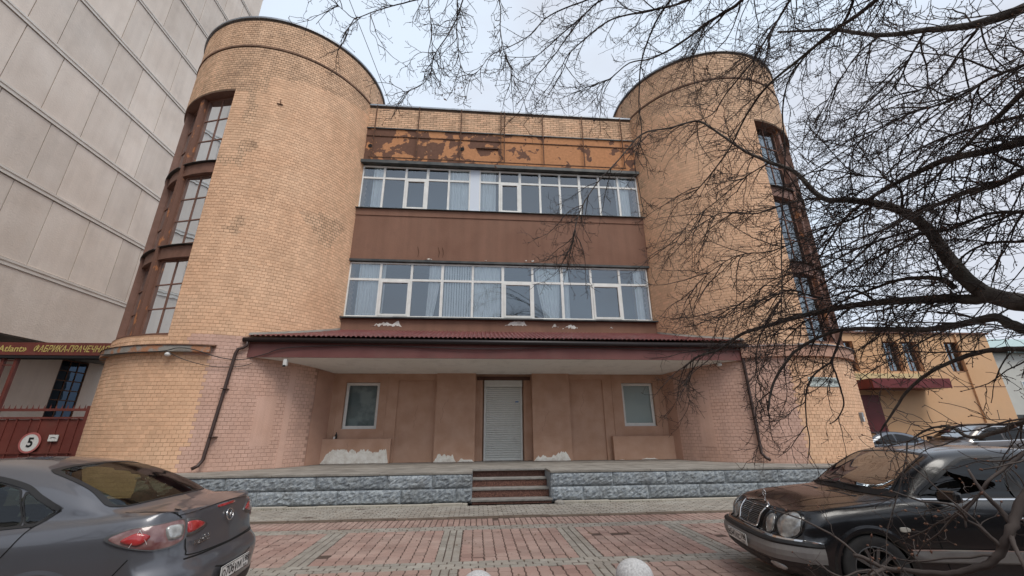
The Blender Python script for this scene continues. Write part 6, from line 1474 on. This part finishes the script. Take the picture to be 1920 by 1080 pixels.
class Tubes:
    def __init__(s): s.v = []; s.f = []; s.n = 0
    def add(s, paths, r0, r1, sides=3):
        Np, K, _ = paths.shape
        T = np.empty_like(paths); T[:, 1:-1] = paths[:, 2:] - paths[:, :-2]; T[:, 0] = paths[:, 1] - paths[:, 0]; T[:, -1] = paths[:, -1] - paths[:, -2]; T = norm(T)
        ref = np.where(np.abs(T[:, :1, 2:3]) > .8, np.array([1.0, 0, 0]), np.array([0, 0, 1.0])); ref = np.broadcast_to(ref, T.shape)
        U = norm(np.cross(T, ref)); W = np.cross(T, U); rad = (np.asarray(r0)[:, None] * (1 - np.linspace(0, 1, K)) + np.asarray(r1)[:, None] * np.linspace(0, 1, K))[:, :, None]
        rings = [paths + (U * cos(2 * pi * j / sides) + W * sin(2 * pi * j / sides)) * rad for j in range(sides)]
        V = np.stack(rings, 2).reshape(-1, 3); base = (np.arange(Np) * K * sides)[:, None, None]; k = (np.arange(K - 1) * sides)[None, :, None]; j = np.arange(sides)[None, None, :]
        a = base + k + j; b = base + k + (j + 1) % sides; F = np.stack([a, b, b + sides, a + sides], -1).reshape(-1, 4) + s.n
        s.v.append(V); s.f.append(F); s.n += len(V)
    def build(s, name, m, parent):
        V = np.concatenate(s.v) - np.array(wloc(parent)); F = np.concatenate(s.f); me = bpy.data.meshes.new(name)
        me.vertices.add(len(V)); me.vertices.foreach_set('co', V.ravel().astype(np.float32))
        me.loops.add(F.size); me.loops.foreach_set('vertex_index', F.ravel().astype(np.int32))
        me.polygons.add(len(F)); me.polygons.foreach_set('loop_start', (np.arange(len(F)) * F.shape[1]).astype(np.int32)); me.polygons.foreach_set('loop_total', np.full(len(F), F.shape[1], np.int32))
        me.update(calc_edges=True); me.materials.append(m); o = bpy.data.objects.new(name, me); COL.objects.link(o); o.parent = parent; o['kind'] = 'stuff'; return o
TB = Tubes(); BU = Tubes()
def buds(P, d, frac, rr_=.0065, ln=.019):
    sel = rt_.random(len(P)) < frac; P = P[sel]; d = norm(d[sel]); l_ = rt_.uniform(.7, 1.5, len(P))[:, None] * ln
    if len(P) == 0: return
    K = np.stack([P, P + d * l_ * .4, P + d * l_], 1); Tt = np.stack([P, P + d * l_ * .45, P + d * l_], 1)
    n0 = len(K); U = perp(d)[:, None, :] ; V = np.cross(d, U[:, 0])[:, None, :]; r_ = rt_.uniform(.7, 1.3, n0)[:, None, None] * rr_
    pts = np.concatenate([P[:, None], P[:, None] + (d * l_ * .4)[:, None] + U * r_, P[:, None] + (d * l_ * .4)[:, None] + V * r_, P[:, None] + (d * l_ * .4)[:, None] - U * r_, P[:, None] + (d * l_ * .4)[:, None] - V * r_, (P + d * l_)[:, None]], 1)
    b = (np.arange(n0) * 6)[:, None, None]; F = np.array([[0, 1, 2], [0, 2, 3], [0, 3, 4], [0, 4, 1], [5, 2, 1], [5, 3, 2], [5, 4, 3], [5, 1, 4]])[None] + b
    BU.v.append(pts.reshape(-1, 3)); BU.f.append(F.reshape(-1, 3) + BU.n); BU.n += n0 * 6
for n_, (S, Rr, skip) in allp.items():
    dens = DENS[n_]; near_ = n_ in ('BA', 'BB', 'BC', 'BD', 'BE', 'BF'); sc = .5 if near_ else 1.0
    Q = S[int(skip * .55):]; top_left = n_ in ('L', 'M', 'N', 'O', 'P', 'P2', 'P3', 'Q', 'R', 'S', 'K')
    path = Q[None]
    l1 = (.22, .62) if top_left else (.35, 1.35)
    O, D, sg_, t, _i = spawn(path, .145 / dens * sc, 1, (28, 62), .02, 1.0)
    if not top_left and not near_: D = norm(D + np.array([-.25, .12, -.12]))
    Ln = rt_.uniform(l1[0], l1[1], len(O)) * sc * (1.0 if n_ not in ('Y', 'Y2', 'Z', 'I') else .55)
    p1_ = grow(O, D, Ln, 9, .16, .10, .05); rr0 = .0048 + .0036 * Ln / sc
    if near_: rr0 = rr0 * .7
    TB.add(p1_, rr0, np.full(len(O), .0032), 4)
    O, D, sg_, t, _i = spawn(p1_, (.125 if not near_ else .10), 1, (30, 65), .15, 1.0); Ln = rt_.uniform(.10, .42, len(O)) * sc * (.7 if top_left else 1)
    p2_ = grow(O, D, Ln, 6, .22, .06, .10); TB.add(p2_, np.full(len(O), .0037 if not near_ else .0024), np.full(len(O), .0027 if not near_ else .0018), 3)
    buds(p1_[:, -1], p1_[:, -1] - p1_[:, -2], .9)
    buds(p2_[:, -1], p2_[:, -1] - p2_[:, -2], .8)
    O, D, sg_, t, _i = spawn(p2_, .10, 1, (35, 75), .2, 1.0); Ln = rt_.uniform(.035, .15, len(O)) * (.8 if near_ else 1)
    p3_ = grow(O, D, Ln, 4, .28, .0, .10); TB.add(p3_, np.full(len(O), .0031 if not near_ else .0017), np.full(len(O), .0023 if not near_ else .0013), 3)
    buds(p3_[:, -1], p3_[:, -1] - p3_[:, -2], .7, .0050, .013)
TB.build('twigs', M_twig, tree); BU.build('buds', M_bud, tree)
# dead seed bracts still hanging on a few twigs, top left
s = MB()
for (x, y, z) in ((-.55, 4.55, 6.0), (-.35, 4.5, 6.15), (1.6, 5.1, 5.5), (.2, 4.8, 5.1), (2.2, 5.2, 6.1), (-.72, 4.7, 5.2), (2.9, 6.2, 4.6), (3.6, 6.0, 4.2)):
    for k in range(4):
        a = rt_.uniform(0, 6.28); l_ = rt_.uniform(.03, .06); q = Vector((x + rt_.normal(0, .03), y + rt_.normal(0, .02), z + rt_.normal(0, .03)))
        dx = Vector((cos(a) * l_, sin(a) * .02, -abs(sin(a)) * l_)); s.quad(tuple(q), tuple(q + dx * .5 + Vector((.012, 0, .008))), tuple(q + dx), tuple(q + dx * .5 - Vector((.012, 0, .008))))
s.build('dry_bracts', M_bud, tree, kind='stuff')
# two unseen copies of the tree, added behind the viewer; they show only as reflections
for (x, y, a, lb) in ((1.5, -3.5, pi, 'bare tree behind the viewer, reflected in the side of the black car'), (-8.5, -4.5, pi * .95, 'bare tree behind the viewer, further left, reflected in the grey car')):
    r_ = tree.copy(); COL.objects.link(r_); r_.location = (x, y, 0); r_.rotation_euler = (0, 0, a); r_['label'] = lb
    for ch in list(tree.children):
        c_ = ch.copy(); COL.objects.link(c_); c_.parent = r_
